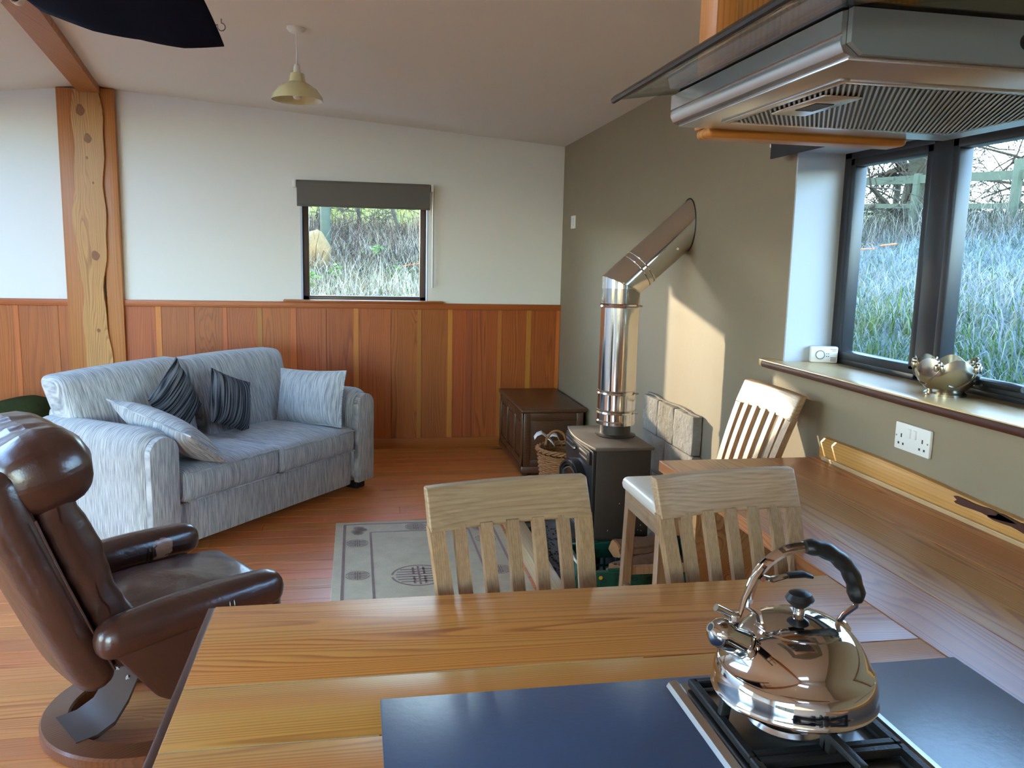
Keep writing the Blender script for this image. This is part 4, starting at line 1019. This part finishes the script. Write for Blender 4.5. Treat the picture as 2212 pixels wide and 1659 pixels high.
for j in range(3):
    B().tube([((br(Hb)+.012*math.cos(9*a+j*2.1))*math.cos(a), (br(Hb)+.012*math.cos(9*a+j*2.1))*math.sin(a), Hb+.010*math.sin(9*a+j*2.1)) for a in np.linspace(0, 2*PI, 110, endpoint=False)], .0075, 6, closed=True).obj('plaited_rim', 'wicker', bk)
bx('basket_base', -.09, .09, -.09, .09, 0, .012, 'wicker', bk, .004)
hb = lambda t: (-.03+.19*math.cos(t)*.55*-1, .13, Hb+.005+.105*math.sin(t))
for j in range(2): B().tube([(-.035+.075*math.cos(t)+.004*math.cos(6*t+j*PI), -.02+.15*0+.16*math.sin(.0)+.13+.004*math.sin(6*t+j*PI), Hb+.1*math.sin(t)) for t in np.linspace(0, PI, 20)], .0075, 7).obj('handle', 'wicker', bk)
rbn = B()
def strip(pts, w):
    V = []
    for p in pts: V += [(p[0], p[1]-w/2, p[2]-.004), (p[0]+.004, p[1]+w/2, p[2]+.012)]
    rbn.raw(V, [(2*i, 2*i+1, 2*i+3, 2*i+2) for i in range(len(pts)-1)])
strip([(-.10, .13, Hb+.055), (-.14, .12, Hb+.085), (-.175, .11, Hb+.075), (-.195, .105, Hb+.05)], .045); strip([(-.10, .13, Hb+.05), (-.065, .12, Hb+.07), (-.035, .11, Hb+.065), (-.02, .10, Hb+.035)], .045); strip([(-.10, .12, Hb+.05), (-.075, .10, Hb+.03), (-.055, .09, Hb+.0)], .03)
rb_ = rbn.obj('ribbon_bow', 'ribbon', bk); md = rb_.modifiers.new('t', 'SOLIDIFY'); md.thickness = .0015
# ------------------------------------------------------------------ rug
rg = thing('rug', 'worn beige rug with mauve key-pattern medallions in front of the stove', 'rug', (.36, 4.08, 0))
RW, RL = .485, .83
B().box(-RW, RW, -RL, RL, 0.0003, .011, .004, 2).obj('pile', 'rug', rg)
def rl(nm, x0, x1, y0, y1, par=rg): return bx(nm, x0, x1, y0, y1, .0105, .0122, 'rug_line', par)
for s in (-1, 1):
    rl('border_line', s*(RW-.052)-.007, s*(RW-.052)+.007, -RL+.05, RL-.05); rl('border_line', s*(RW-.20)-.006, s*(RW-.20)+.006, -RL+.2, RL-.2)
    rl('border_line', -RW+.05, RW-.05, s*(RL-.05)-.007, s*(RL-.05)+.007); rl('border_line', -RW+.2, RW-.2, s*(RL-.2)-.006, s*(RL-.2)+.006)
def medallion(cx, cy, r):
    m = B()
    def arc(rr, a0, a1, w=.010):
        n = 26; V = []
        for a in np.linspace(a0, a1, n): V += [(cx+(rr-w/2)*math.cos(a), cy+(rr-w/2)*math.sin(a), .0122), (cx+(rr+w/2)*math.cos(a), cy+(rr+w/2)*math.sin(a), .0122)]
        m.raw(V, [(2*i, 2*i+1, 2*i+3, 2*i+2) for i in range(n-1)])
    w = r*.085
    arc(r, .12, PI-.12, w); arc(r, PI+.12, 2*PI-.12, w)
    for s in (-1, 1):
        for q in (.12, .36, .60):
            hw_ = math.sqrt(max(0, 1-q*q))*r*.86
            m.box(cx-hw_, cx-.05*r, cy+s*q*r-w/2, cy+s*q*r+w/2, .0118, .0124); m.box(cx+.05*r, cx+hw_, cy+s*q*r-w/2, cy+s*q*r+w/2, .0118, .0124)
        for qx in (-.2, .2): m.box(cx+qx*r-w/2, cx+qx*r+w/2, cy+s*.1*r, cy+s*.8*r, .0118, .0124)
    m.box(cx-w/2, cx+w/2, cy-.9*r, cy+.9*r, .0118, .0124)
    m.obj('medallion', 'rug_line', rg, smooth=False)
medallion(-.055, -.06, .135); 
for cy_ in (-.03, -.5, .45): medallion(-.36, cy_, .058); medallion(.36, cy_, .058)
for cx_ in (-.02,): medallion(cx_, .705, .06); medallion(cx_, -.705, .06)
for sx_ in (-1, 1):
    for k in range(4): medallion(sx_*(RW-.135)+.02*math.sin(k*2), RL-.12-.03*k, .03)
# ------------------------------------------------------------------ crate of logs
cr = thing('vegetable_crate', 'green plastic vegetable crate holding firewood on the hearth', 'crate', (1.31, 3.645, .02))
CW, CD, CH = .30, .19, .19
bx('crate_base', -CW+.02, CW-.02, -CD+.02, CD-.02, 0, .012, 'green_pl', cr)
def cwall(nm, horiz, pos, half):
    g = bpy.data.objects.new(nm, None); COL.objects.link(g); g.parent = cr
    for za, zb in ((0, .03), (.066, .078), (.112, .190)):
        if horiz: bx('wall_band', -half, half, pos-.006, pos+.006, za, zb, 'green_pl', g, .002)
        else: bx('wall_band', pos-.006, pos+.006, -half, half, za, zb, 'green_pl', g, .002)
    n = 9 if horiz else 6
    for i in range(n+1):
        c = -half+2*half*i/n
        if horiz: bx('wall_rib', c-.005, c+.005, pos-.009, pos+.009, 0, .185, 'green_pl', g)
        else: bx('wall_rib', pos-.009, pos+.009, c-.005, c+.005, 0, .185, 'green_pl', g)
    if horiz: bx('rim', -half, half, pos-.016, pos+.010, .184, .192, 'green_pl', g, .002); 
    else: bx('rim', pos-.014, pos+.014, -half, half, .184, .192, 'green_pl', g, .002)
    if horiz:
        for c in (-.17, 0, .17): bx('rim_lug', c-.03, c+.03, pos-.01, pos+.008, .192, .202, 'green_pl', g, .002)
        for c in np.linspace(-.22, .22, 7): B().lathe([(.008, -.0015), (.012, -.0015), (.012, .0015), (.008, .0015)], 14).xf(Matrix.Translation((c, pos-.0075, .15)) @ Matrix.Rotation(PI/2, 4, 'X') @ Matrix.Diagonal((1.3, .7, 1, 1))).obj('hole_rim', 'dot', g)
cwall('long_side', True, -CD, CW); cwall('long_side', True, CD, CW); cwall('short_side', False, -CW, CD); cwall('short_side', False, CW, CD)
B().tube([(-CW-.008, -.16, .195), (-CW-.016, -.05, .197), (-CW-.008, .10, .195)], .006, 8).obj('bail_handle', 'ivory', cr)
B().tube([(CW+.004, -.15, .195), (CW+.002, .0, .20), (CW+.004, .12, .195)], .006, 8).obj('bail_handle', 'yellow_pl', cr)
B().lathe([(0, .004), (.009, .002), (.009, 0)], 14).xf(Matrix.Translation((-.235, -CD-.010, .165)) @ Matrix.Rotation(PI/2, 4, 'X')).obj('yellow_tag', 'yellow_pl', cr)
def log_(label, cen, ln, r, rz, tilt, seed):
    t = thing('firewood_log', label, 'log', cen, rz, 'logs in the green crate'); t.rotation_euler = (0, tilt, rz)
    rr = random.Random(seed); n = 14; ang = [i*PI/(n-1) for i in range(n)]
    prof = [(-r*(.9+.1*rr.random()), 0)] + [(-r*math.cos(a)*(1+.12*rr.uniform(-1, 1)), r*math.sin(a)*(1+.1*rr.uniform(-1, 1))*.95) for a in ang[1:-1]] + [(r, 0), (r*.1, -r*.32)]
    b = B(); ns = 8; R = []
    for j in range(ns+1):
        x = -ln/2+ln*j/ns; R.append([b.bm.verts.new((x+.008*rr.uniform(-1, 1), p[0]*(1+.05*rr.uniform(-1, 1)), p[1]*(1+.06*rr.uniform(-1, 1)))) for p in prof])
    m = len(prof)
    for j in range(ns):
        for k in range(m): b.bm.faces.new((R[j][k], R[j][(k+1) % m], R[j+1][(k+1) % m], R[j+1][k]))
    b.obj('bark_side', 'bark', t, recalc=True)
    for sx_ in (-1, 1):
        e = B(); x = sx_*(ln/2-.002)
        e.prism([(p[0]*.97, p[1]*.97) for p in prof], 0, x-.007, x+.007); e.obj('cut_end', 'logend', t, recalc=True)
log_('large split log lying across the front of the green crate', (1.33, 3.61, .13), .30, .085, .35, -.08, 1)
log_('pale split log at the back of the green crate by the stove', (1.36, 3.735, .195), .27, .065, .15, .0, 2)
log_('small dark log at the bottom left of the green crate', (1.12, 3.60, .085), .18, .05, 1.2, .1, 3)
log_('short log at the right end of the green crate', (1.53, 3.63, .10), .22, .06, 1.35, .0, 4)
# ------------------------------------------------------------------ bar stools
def make_stool(label):
    """local: seat faces +y, backrest at -y side"""
    t = thing('bar_stool', label, 'bar stool', group='oak bar stools')
    SZ_ = .665; W = .42
    B().rbox(.43, .42, .055, .026, (0, .0, SZ_+.018), 6, lambda x, y, z: (x, y, z+(.010*(1-(2*x/.43)**2)*(1-(2*y/.42)**2) if z > 0 else 0))).obj('seat_pad', 'seatpad', t)
    for a in ((-.195, .195, .175, .195), (-.195, .195, -.195, -.175)): bx('apron', a[0], a[1], a[2], a[3], SZ_-.075, SZ_-.006, 'oak_h', t, .002)
    for a in ((-.195, -.175, -.19, .19), (.175, .195, -.19, .19)): bx('apron', a[0], a[1], a[2], a[3], SZ_-.075, SZ_-.006, 'oak', t, .002)
    for sx_ in (-1, 1):
        # front leg, splayed slightly
        b = B(); b.box(-.02, .02, -.02, .02, 0, SZ_-.004, .003, 1)
        for v in b.bm.verts: v.co.x += sx_*(.178+.02*(1-v.co.z/SZ_)); v.co.y += .172+.015*(1-v.co.z/SZ_)
        b.obj('front_leg', 'oak', t)
        # rear leg runs on as the back upright, leaning back above the seat
        pts = [(sx_*.2, -.205, 0), (sx_*.182, -.188, .35), (sx_*.178, -.186, SZ_-.05)] + [(sx_*(.178+.028*t), -.186-.112*t**1.35, SZ_-.05+(.403)*t) for t in np.linspace(.1, 1, 9)]
        b = B(); R = []
        for p in pts: R.append([b.bm.verts.new((p[0]+dx, p[1]+dy, p[2])) for dx, dy in ((-.02, -.013), (.02, -.013), (.02, .013), (-.02, .013))])
        for A_, D_ in zip(R, R[1:]):
            for k in range(4): b.bm.faces.new((A_[k], A_[(k+1) % 4], D_[(k+1) % 4], D_[k]))
        b.bm.faces.new(R[0][::-1]); b.bm.faces.new(R[-1]); b.obj('rear_leg', 'oak', t, ang=50)
    for k in range(5):
        x = -.135+.0675*k; f = 1.06
        pts = [(x*(1+.07*t), -.187-.111*t**1.35, SZ_-.05+(.403)*t) for t in np.linspace(0, 1, 10)]
        b = B(); R = []
        for p in pts: R.append([b.bm.verts.new((p[0]+dx, p[1]+dy, p[2])) for dx, dy in ((-.0165, -.008), (.0165, -.008), (.0165, .008), (-.0165, .008))])
        for A_, D_ in zip(R, R[1:]):
            for q in range(4): b.bm.faces.new((A_[q], A_[(q+1) % 4], D_[(q+1) % 4], D_[q]))
        b.bm.faces.new(R[0][::-1]); b.bm.faces.new(R[-1]); b.obj('back_slat', 'oak', t, ang=50)
    def railfn(x, y, z):
        return (x, y-.018*(1-(2*x/.45)**2)-.42*z, z)
    B().rbox(.448, .030, .092, .006, (0, -.310, 1.054), 8, railfn).obj('top_rail', 'oak_h', t)
    for sx_ in (-1, 1): bx('side_stretcher', sx_*.19-.010, sx_*.19+.010, -.19, .175, .30, .335, 'oak', t, .002)
    bx('front_stretcher', -.185, .185, .172, .195, .235, .27, 'oak_h', t, .002); bx('back_stretcher', -.185, .185, -.205, -.188, .35, .385, 'oak_h', t, .002)
    return t
s0 = make_stool('oak bar stool tucked under the left half of the peninsula')
def place(o, label, x, y, rz): o['label'] = label; o.location = (x, y, 0); o.rotation_euler = (0, 0, rz)
s1_ = copy_tree(s0); s2_ = copy_tree(s0)
# the top rail centre sits 0.33 behind the seat centre
def at_rail(o, label, rx_, ry_, face):          # face = angle of the seat direction
    d = Vector((math.cos(face), math.sin(face))); p = Vector((rx_, ry_))+d*.335
    place(o, label, p.x, p.y, face-PI/2)
at_rail(s0, 'oak bar stool tucked under the left half of the peninsula', .338, 1.835, math.radians(-90+11)); s0.scale = (.875, 1, .995)
at_rail(s1_, 'oak bar stool at the peninsula directly behind the kettle', .880, 1.86, math.radians(-90+9)); s1_.scale = (.875, 1, .995)
at_rail(s2_, 'oak bar stool with cream seat backed against the taupe wall beside the crate', 1.612, 2.985, math.radians(180)); s2_.scale = (1.0, 1, 1.02)
# ------------------------------------------------------------------ outdoors
def h_a(y): return float(np.interp(y, [7.2, 8.2, 12.4, 16, 30, 60], [.35, .95, 1.97, 2.35, 3.5, 6.0]))
def h_b(x): return float(np.interp(x, [2.0, 3.0, 7.0, 9.0, 14, 30, 60], [.80, 1.02, 1.95, 2.10, 2.3, 3.2, 6.0]))
def ground_z(x, y):
    a = h_a(y) if y > 7.2 else -9; c = h_b(x) if x > 2.0 else -9
    g = max(a, c, -.25)
    if g > -.2: g += .05*math.sin(1.7*x+.6)*math.cos(1.3*y)+.03*math.sin(4.1*x)*math.sin(3.7*y+1)
    return g
gx = np.concatenate([np.linspace(-60, -5, 8), [-4.62], np.linspace(-3.5, 1.5, 11), [2.02], np.linspace(2.4, 9, 34), np.linspace(10, 60, 12)])
gy = np.concatenate([np.linspace(-60, -3, 8), [-2.55], np.linspace(-1.5, 6.5, 17), [7.23], np.linspace(7.6, 14, 33), np.linspace(15, 60, 12)])
V, Fq = [], []
for yy in gy:
    for xx in gx: V.append((xx, yy, ground_z(xx, yy)))
nxg = len(gx)
for j in range(len(gy)-1):
    for i in range(nxg-1):
        cx, cy = (gx[i]+gx[i+1])/2, (gy[j]+gy[j+1])/2
        if -4.62 < cx < 2.02 and -2.55 < cy < 7.23: continue
        Fq.append((j*nxg+i, j*nxg+i+1, (j+1)*nxg+i+1, (j+1)*nxg+i))
me = bpy.data.meshes.new('ground'); me.from_pydata(V, [], Fq)
gm = N('rough_winter_ground'); oo = gm.obj(); sepx = gm.n('ShaderNodeSeparateXYZ'); gm.l(oo, sepx.inputs[0])
nn = gm.noise(oo, 2.2, 4, .6); n3 = gm.noise(oo, .8, 2)
earth = gm.mix(nn, C(44, 38, 28), C(84, 72, 52)); frost = gm.mix(nn, C(78, 92, 74), C(134, 146, 150))
field = gm.mix(n3, C(100, 114, 56), C(146, 146, 92))
cA = gm.mix(gm.mrange(gm.math('ADD', sepx.outputs[1], gm.math('MULTIPLY', n3, 2.)), 12.4, 13.6), earth, field)
cB = gm.mix(gm.mrange(sepx.outputs[0], 7.6, 9.), frost, field)
gm.base(gm.mix(gm.math('GREATER_THAN', sepx.outputs[0], 2.01), cA, cB)); gm.set(Roughness=1.0, Specular_IOR_Level=.05)
gr_ = link('ground', me, gm.m, None, True, 60); struct(gr_, 'rough sloping winter ground around the house', 'ground')
def blades(name, label, cat, n, pos, length, width, colf, lean, mat='blades'):
    """arching grass blades, each a bent strip of five vertices"""
    P = pos(n); n = len(P)
    Ls = length(n); th = rng.uniform(0, 2*PI, n); ln = lean(n)
    d = np.stack([np.cos(th), np.sin(th), np.zeros(n)], 1); sd = np.stack([-np.sin(th), np.cos(th), np.zeros(n)], 1)
    w = rng.uniform(*width, n)[:, None]
    up_ = np.array([0, 0, 1.])
    mid = P+(up_*np.cos(ln*.5)[:, None]+d*np.sin(ln*.5)[:, None])*(Ls*.55)[:, None]
    tip = mid+(up_*np.cos(ln*1.5)[:, None]+d*np.sin(ln*1.5)[:, None])*(Ls*.45)[:, None]
    Vv = np.stack([P-sd*w, P+sd*w, mid-sd*w*.7, mid+sd*w*.7, tip], 1).reshape(-1, 3)
    k = np.arange(n)*5
    loops = np.stack([k, k+1, k+3, k+2, k+2, k+3, k+4], 1).reshape(-1)
    starts = np.stack([np.arange(n)*7, np.arange(n)*7+4], 1).reshape(-1)
    me = bpy.data.meshes.new(name); me.vertices.add(len(Vv)); me.vertices.foreach_set('co', Vv.reshape(-1).astype(np.float32))
    me.loops.add(len(loops)); me.loops.foreach_set('vertex_index', loops.astype(np.int32))
    me.polygons.add(len(starts)); me.polygons.foreach_set('loop_start', starts.astype(np.int32))
    me.update(calc_edges=True)
    ca = me.color_attributes.new('Col', 'FLOAT_COLOR', 'POINT')
    cols = colf(P); cols = np.concatenate([cols, np.ones((n, 1))], 1)
    ca.data.foreach_set('color', np.repeat(cols, 5, 0).reshape(-1).astype(np.float32))
    o = link(name, me, mat, None, False); tag(o, label, cat, kind='stuff'); return o
lin = lambda *c: np.array(C(*c)[:3])
gzv = np.vectorize(ground_z)
def scatter_pos(x0, x1, y0, y1, pw=1.):
    def f(n):
        x = rng.uniform(x0, x1, n); y = y0+(y1-y0)*rng.uniform(0, 1, n)**pw
        return np.stack([x, y, gzv(x, y)-.01], 1)
    return f
def pal(cols, wts, gain=.58):
    cols = np.array([lin(*c) for c in cols])*gain
    def f(P):
        i = rng.choice(len(cols), len(P), p=np.array(wts)/sum(wts)); return np.clip(cols[i]*rng.uniform(.75, 1.2, (len(P), 1)), 0, 1)
    return f
blades('straw_grass', 'pale dead straw grass covering the bank behind the far window', 'grass', 15000, scatter_pos(-1.5, 1.8, 7.9, 10.8), lambda n: rng.uniform(.22, .5, n), (.0025, .0045),
       pal([(206, 190, 156), (178, 158, 120), (150, 128, 96), (120, 132, 84), (224, 214, 190)], [4, 3, 2, 1, 4], 1.0), lambda n: rng.uniform(.4, 2.1, n))
blades('bramble_stalks', 'tangled brown bramble stalks on the bank behind the far window', 'brambles', 9000, scatter_pos(-1.8, 2.2, 9.4, 12.2), lambda n: rng.uniform(.35, .75, n), (.002, .005),
       pal([(112, 88, 70), (84, 66, 54), (150, 130, 108), (176, 160, 136), (70, 62, 48)], [3, 3, 3, 3, 2], .85), lambda n: rng.uniform(.3, 2.2, n))
blades('field_grass', 'sunlit yellow green grass of the field seen through the far window', 'grass', 5000, scatter_pos(-2.2, 3.2, 12.2, 17), lambda n: rng.uniform(.12, .28, n), (.006, .012),
       pal([(178, 186, 96), (150, 168, 84), (206, 200, 130)], [3, 3, 2]), lambda n: rng.uniform(.1, .8, n))
def frost_col(P):
    base = pal([(204, 210, 208), (176, 190, 188), (136, 156, 130), (110, 138, 84), (180, 174, 140)], [5, 4, 2, 1.2, 1.2])(P)
    green = pal([(104, 140, 66), (136, 160, 88), (168, 186, 140), (190, 204, 190)], [3, 3, 2, 2])(P)
    k = 1/(1+np.exp((P[:, 0]+.25*np.sin(P[:, 1]*2.1)-3.75)*5)); m = rng.uniform(0, 1, len(P)) < k*.8
    return np.where(m[:, None], green, base)
blades('frosty_grass', 'frosted grass bank outside the wide black window', 'grass', 46000, scatter_pos(2.35, 7.0, 2.2, 10.5), lambda n: rng.uniform(.12, .34, n), (.0025, .0055), frost_col, lambda n: rng.uniform(.5, 2.0, n))
blades('dry_hedge_stalks', 'dry grey stalks in the hedge bottom along the fence outside', 'stalks', 11000, scatter_pos(6.2, 8.6, 5.5, 14.), lambda n: rng.uniform(.25, .8, n), (.002, .005),
       pal([(176, 168, 150), (140, 128, 110), (206, 200, 182), (108, 116, 84), (92, 84, 72)], [4, 3, 3, 2, 2]), lambda n: rng.uniform(.2, 2.2, n))
# brambly leaves in small clumps
def leaf_clump(name, label, cen, r, n, cols, size):
    V, Fq, Cc = [], [], []
    for k in range(n):
        p = Vector(cen)+Vector((random.gauss(0, r), random.gauss(0, r), random.gauss(0, r*.8)))
        q = Matrix.Rotation(random.uniform(0, 6.3), 3, 'Z') @ Matrix.Rotation(random.uniform(-1.2, 1.2), 3, 'X')
        s = size*random.uniform(.6, 1.3); i = len(V)
        for v in ((-.5, 0, 0), (0, -.35, .06), (.6, 0, 0), (0, .35, .06)): V.append(p+q @ (Vector(v)*s))
        Fq.append((i, i+1, i+2, i+3)); c = np.array(lin(*random.choice(cols)))*random.uniform(.7, 1.2); Cc += [(*c, 1)]*4
    me = bpy.data.meshes.new(name); me.from_pydata(V, [], Fq)
    ca = me.color_attributes.new('Col', 'FLOAT_COLOR', 'POINT'); ca.data.foreach_set('color', np.array(Cc, dtype=np.float32).reshape(-1))
    o = link(name, me, 'leafgreen', None, False); return o
GREENS = [(130, 160, 84), (156, 180, 104), (104, 140, 76)]
for i, (lab, x, y, z) in enumerate((('left of centre low in the far window', -.22, 9.2, 1.42), ('right of centre low in the far window', .44, 9.3, 1.40), ('in the middle of the far window', .21, 9.6, 1.66), ('at the lower left corner of the far window', -.43, 9.0, 1.36), ('at the lower right edge of the far window', .78, 9.4, 1.38))):
    tag(leaf_clump('bramble_sprig', '', (x, y, z), .045, 22, GREENS, .06), 'green bramble sprig ' + lab, 'plant', 'bramble sprigs')
# bare trees
def branch(b, p, d, ln, r, depth, n=3, grav=0.):
    pts, rad = [p], [r]; q = Vector(p); dd = Vector(d).normalized()
    for i in range(n):
        dd = (dd+Vector((random.gauss(0, .22), random.gauss(0, .22), random.gauss(0, .16)-grav))).normalized(); q = q+dd*ln/n
        pts.append(q.copy()); rad.append(r*(1-.55*(i+1)/n))
    b.tube(pts, rad, 5 if r > .02 else 3, caps=False)
    if depth > 0:
        for k in range(random.randint(3, 5)):
            i = random.randint(1, n); ax = Vector((random.gauss(0, 1), random.gauss(0, 1), random.gauss(.1, .7))).normalized()
            branch(b, pts[i], (dd*.55+ax*.8), ln*random.uniform(.5, .75), max(.0045, rad[i]*.6), depth-1, n, grav)
def tree(name, label, base, h, r, depth=3, lean=(0, 0, 1), nb=9, mat='trunk', first=.3, spread=.5, grav=.03):
    t = thing(name, label, 'tree', base, group='bare winter trees')
    pts = []; d = Vector(lean).normalized(); p = Vector((0, 0, -.15))
    for i in range(7): pts.append(p.copy()); p = p+d*(h+.15)/6+Vector((random.gauss(0, .03), random.gauss(0, .03), 0))
    B().tube(pts, [r*(1-.5*i/6) for i in range(7)], 12).obj('trunk', mat, t)
    b = B()
    for k in range(nb):
        f = first+(1-first)*random.random(); i = min(5, int(f*6)); q = pts[i].lerp(pts[i+1], random.random())
        a = random.uniform(0, 2*PI)
        branch(b, q, (math.cos(a), math.sin(a), random.uniform(-.1, .7)), h*spread*random.uniform(.5, 1), r*.32, depth, 3, grav)
    o = b.obj('branches', 'twig', t, smooth=False); o['kind'] = 'stuff'
    return t
def gp(x, y, dz=0): return (x, y, ground_z(x, y)+dz)
tree('bare_tree', 'thick mossy tree trunk behind the fence outside the black window', gp(7.75, 10.75), 3.0, .20, 3, (.05, 0, 1), 26, first=.02, spread=.45, grav=.08)
tree('bare_tree', 'slim bare tree beyond the fence in the right light of the black window', gp(8.2, 9.3), 1.9, .07, 3, (.1, -.1, 1), 26, first=.02, spread=.62)
tree('bare_tree', 'twisted bare thorn tree behind the fence at the right of the window', gp(8.4, 8.2), 1.9, .08, 3, (-.1, .1, 1), 26, first=.02, spread=.62)
tree('bare_tree', 'bare bush beyond the fence left of the mossy trunk', gp(8.3, 12.0), 1.9, .06, 3, (0, .1, 1), 26, first=.02, spread=.62)
tree('bare_tree', 'bare sapling on the bank at the right of the far window', gp(.95, 11.6), 1.5, .035, 2, (.05, 0, 1), 7, 'twig', .3, .4)
tree('bare_tree', 'dark bare sapling right of centre in the far window', gp(.66, 11.2), 1.4, .028, 2, (-.08, 0, 1), 7, 'twig', .3, .4)
tree('bare_tree', 'low thorn bush on the bank at the top left of the far window', gp(-.6, 11.3), 1.2, .03, 3, (.2, 0, 1), 10, 'twig', .1, .6)
tree('bare_tree', 'low thorn bush on the bank at the top middle of the far window', gp(.1, 11.7), 1.1, .03, 3, (0, 0, 1), 10, 'twig', .1, .6)
tag(B().tube([gp(-.34, 10.0, -.2), gp(-.345, 10.0, .4), gp(-.335, 10.02, 1.3)], [.062, .058, .052], 14).obj('round_fence_post', 'fence_w'), 'round greenish grey post standing on the bank in the far window', 'post')
hm = B().rbox(.34, .34, .52, .16, (-.44, 9.75, 1.60), 6, lambda x, y, z: (x*(1-.35*max(0, z)/.26)+.01*math.sin(30*z), y*(1-.35*max(0, z)/.26)+.01*math.sin(26*x), z+.01*math.sin(40*x))).obj('straw_mound', 'hay')
tag(hm, 'golden straw mound behind the round post on the bank', 'straw')
tag(B().tube([(.50, 9.35, 1.478), (.60, 9.38, 1.50), (.72, 9.4, 1.515)], .006, 6).obj('orange_stick', 'orange_pl'), 'thin orange stick lying in the grass behind the far window', 'stick')
tag(B().tube([(5.9, 8.75, 1.83), (6.0, 8.6, 1.85)], .010, 6).obj('orange_strip', 'orange_pl'), 'thin orange strip in the frosty bank beside the leaning post', 'strip')
tag(B().tube([(5.9, 9.15, 1.79), (6.0, 9.0, 1.80)], .010, 6).obj('orange_strip', 'orange_pl'), 'thin orange strip in the frosty bank left of the leaning post', 'strip')
# unseen roof overhang added to cut sky light on the window reveal
ev = struct(B().prism([(XB+.35, ceil_z(XB, 2)-.01), (XB+1.15, ceil_z(XB, 2)-.08), (XB+1.15, ceil_z(XB, 2)+.03), (XB+.35, ceil_z(XB, 2)+.12)], 1, YR-.3, YA+.3).obj('added_eaves', 'fence_w', None, smooth=False, recalc=True), 'timber eaves added to cut sky light outside the wide black window', 'eaves')
# fence
fn_ = thing('rail_fence', 'weathered wooden post and rail fence along the top of the frosty bank', 'fence', (7.0, 9., ground_z(7, 9)))
oz = ground_z(7, 9)
for yy in (4.6, 6.35, 8.06, 9.72, 11.4, 13.1):
    z = ground_z(7.0, yy)-oz; dx = -.12 if abs(yy-9.72) < .1 or abs(yy-8.06) < .1 else 0
    B().tube([(dx, yy-9-.1, z-.25), (0, yy-9, z+.80)], .055, 10).obj('fence_post', 'fence_w', fn_)
ys = [4.4, 6.35, 8.06, 9.72, 11.4, 13.3]
for a, c in zip(ys, ys[1:]):
    for hh, wd_ in ((.69, .05), (.36, .03)):
        za, zc = 2.60+hh-.69-oz+(a-8.06)*.055, 2.60+hh-.69-oz+(c-8.06)*.055
        b = B(); V = []
        for (yy, zz) in ((a, za), (c, zc)): V += [(-.02, yy-9, zz-wd_), (.02, yy-9, zz-wd_), (.02, yy-9, zz+wd_), (-.02, yy-9, zz+wd_)]
        b.raw(V, [(0, 1, 2, 3), (7, 6, 5, 4), (0, 4, 5, 1), (1, 5, 6, 2), (2, 6, 7, 3), (3, 7, 4, 0)]).obj('rail', 'fence_w', fn_, smooth=False, recalc=True)
# unseen evergreens added past the house end to shade the frosty bank
for i, (x, y, r, lab) in enumerate(((2.6, 14.2, 1.2, 'nearest the house corner'), (4.6, 14.8, 1.3, 'in the middle of the row'), (6.6, 15.4, 1.3, 'at the field end of the row'))):
    t = thing('shade_evergreen', 'dense dark evergreen tree added for shade ' + lab, 'tree', gp(x, y), group='added shade trees')
    B().tube([(0, 0, -.2), (0, 0, 1.5), (.05, 0, 3.2)], [.16, .12, .05], 10).obj('trunk', 'trunk', t)
    o = leaf_clump('foliage', '', (0, 0, 1.9), r*.52, 2600, [(40, 62, 36), (58, 82, 44), (36, 52, 36)], .22); o.parent = t; o['kind'] = 'stuff'

# ------------------------------------------------------------------ put each thing's Empty at its base
def rebase(root):
    if root.location.length > 1e-6: return
    seen, pts, todo = set(), [], list(root.children)
    meshes, moved = [], []
    while todo:
        o = todo.pop(); todo += list(o.children)
        if o.location.length > 1e-6:
            moved.append(o)
        elif o.type == 'MESH':
            if o.data.name not in seen: seen.add(o.data.name); meshes.append(o.data)
            pts += [v.co + o.location for v in o.data.vertices]
    if not pts: return
    lo = Vector((min(p.x for p in pts), min(p.y for p in pts), min(p.z for p in pts))); hi = Vector((max(p.x for p in pts), max(p.y for p in pts), max(p.z for p in pts)))
    c = Vector(((lo.x+hi.x)/2, (lo.y+hi.y)/2, lo.z))
    for m in meshes: m.transform(Matrix.Translation(-c))
    for o in moved: o.location = o.location-c
    root.location = c
for nm in ('peninsula_worktop', 'wall_worktop', 'base_cabinet', 'base_cabinet.001', 'base_cabinet.002', 'cooker_hood', 'hanging_timber_panel', 'clothes_airer', 'ridge_beam', 'window_1', 'window_2', 'window_3', 'window_4', 'window_5', 'window_6'):
    if nm in bpy.data.objects: rebase(bpy.data.objects[nm])
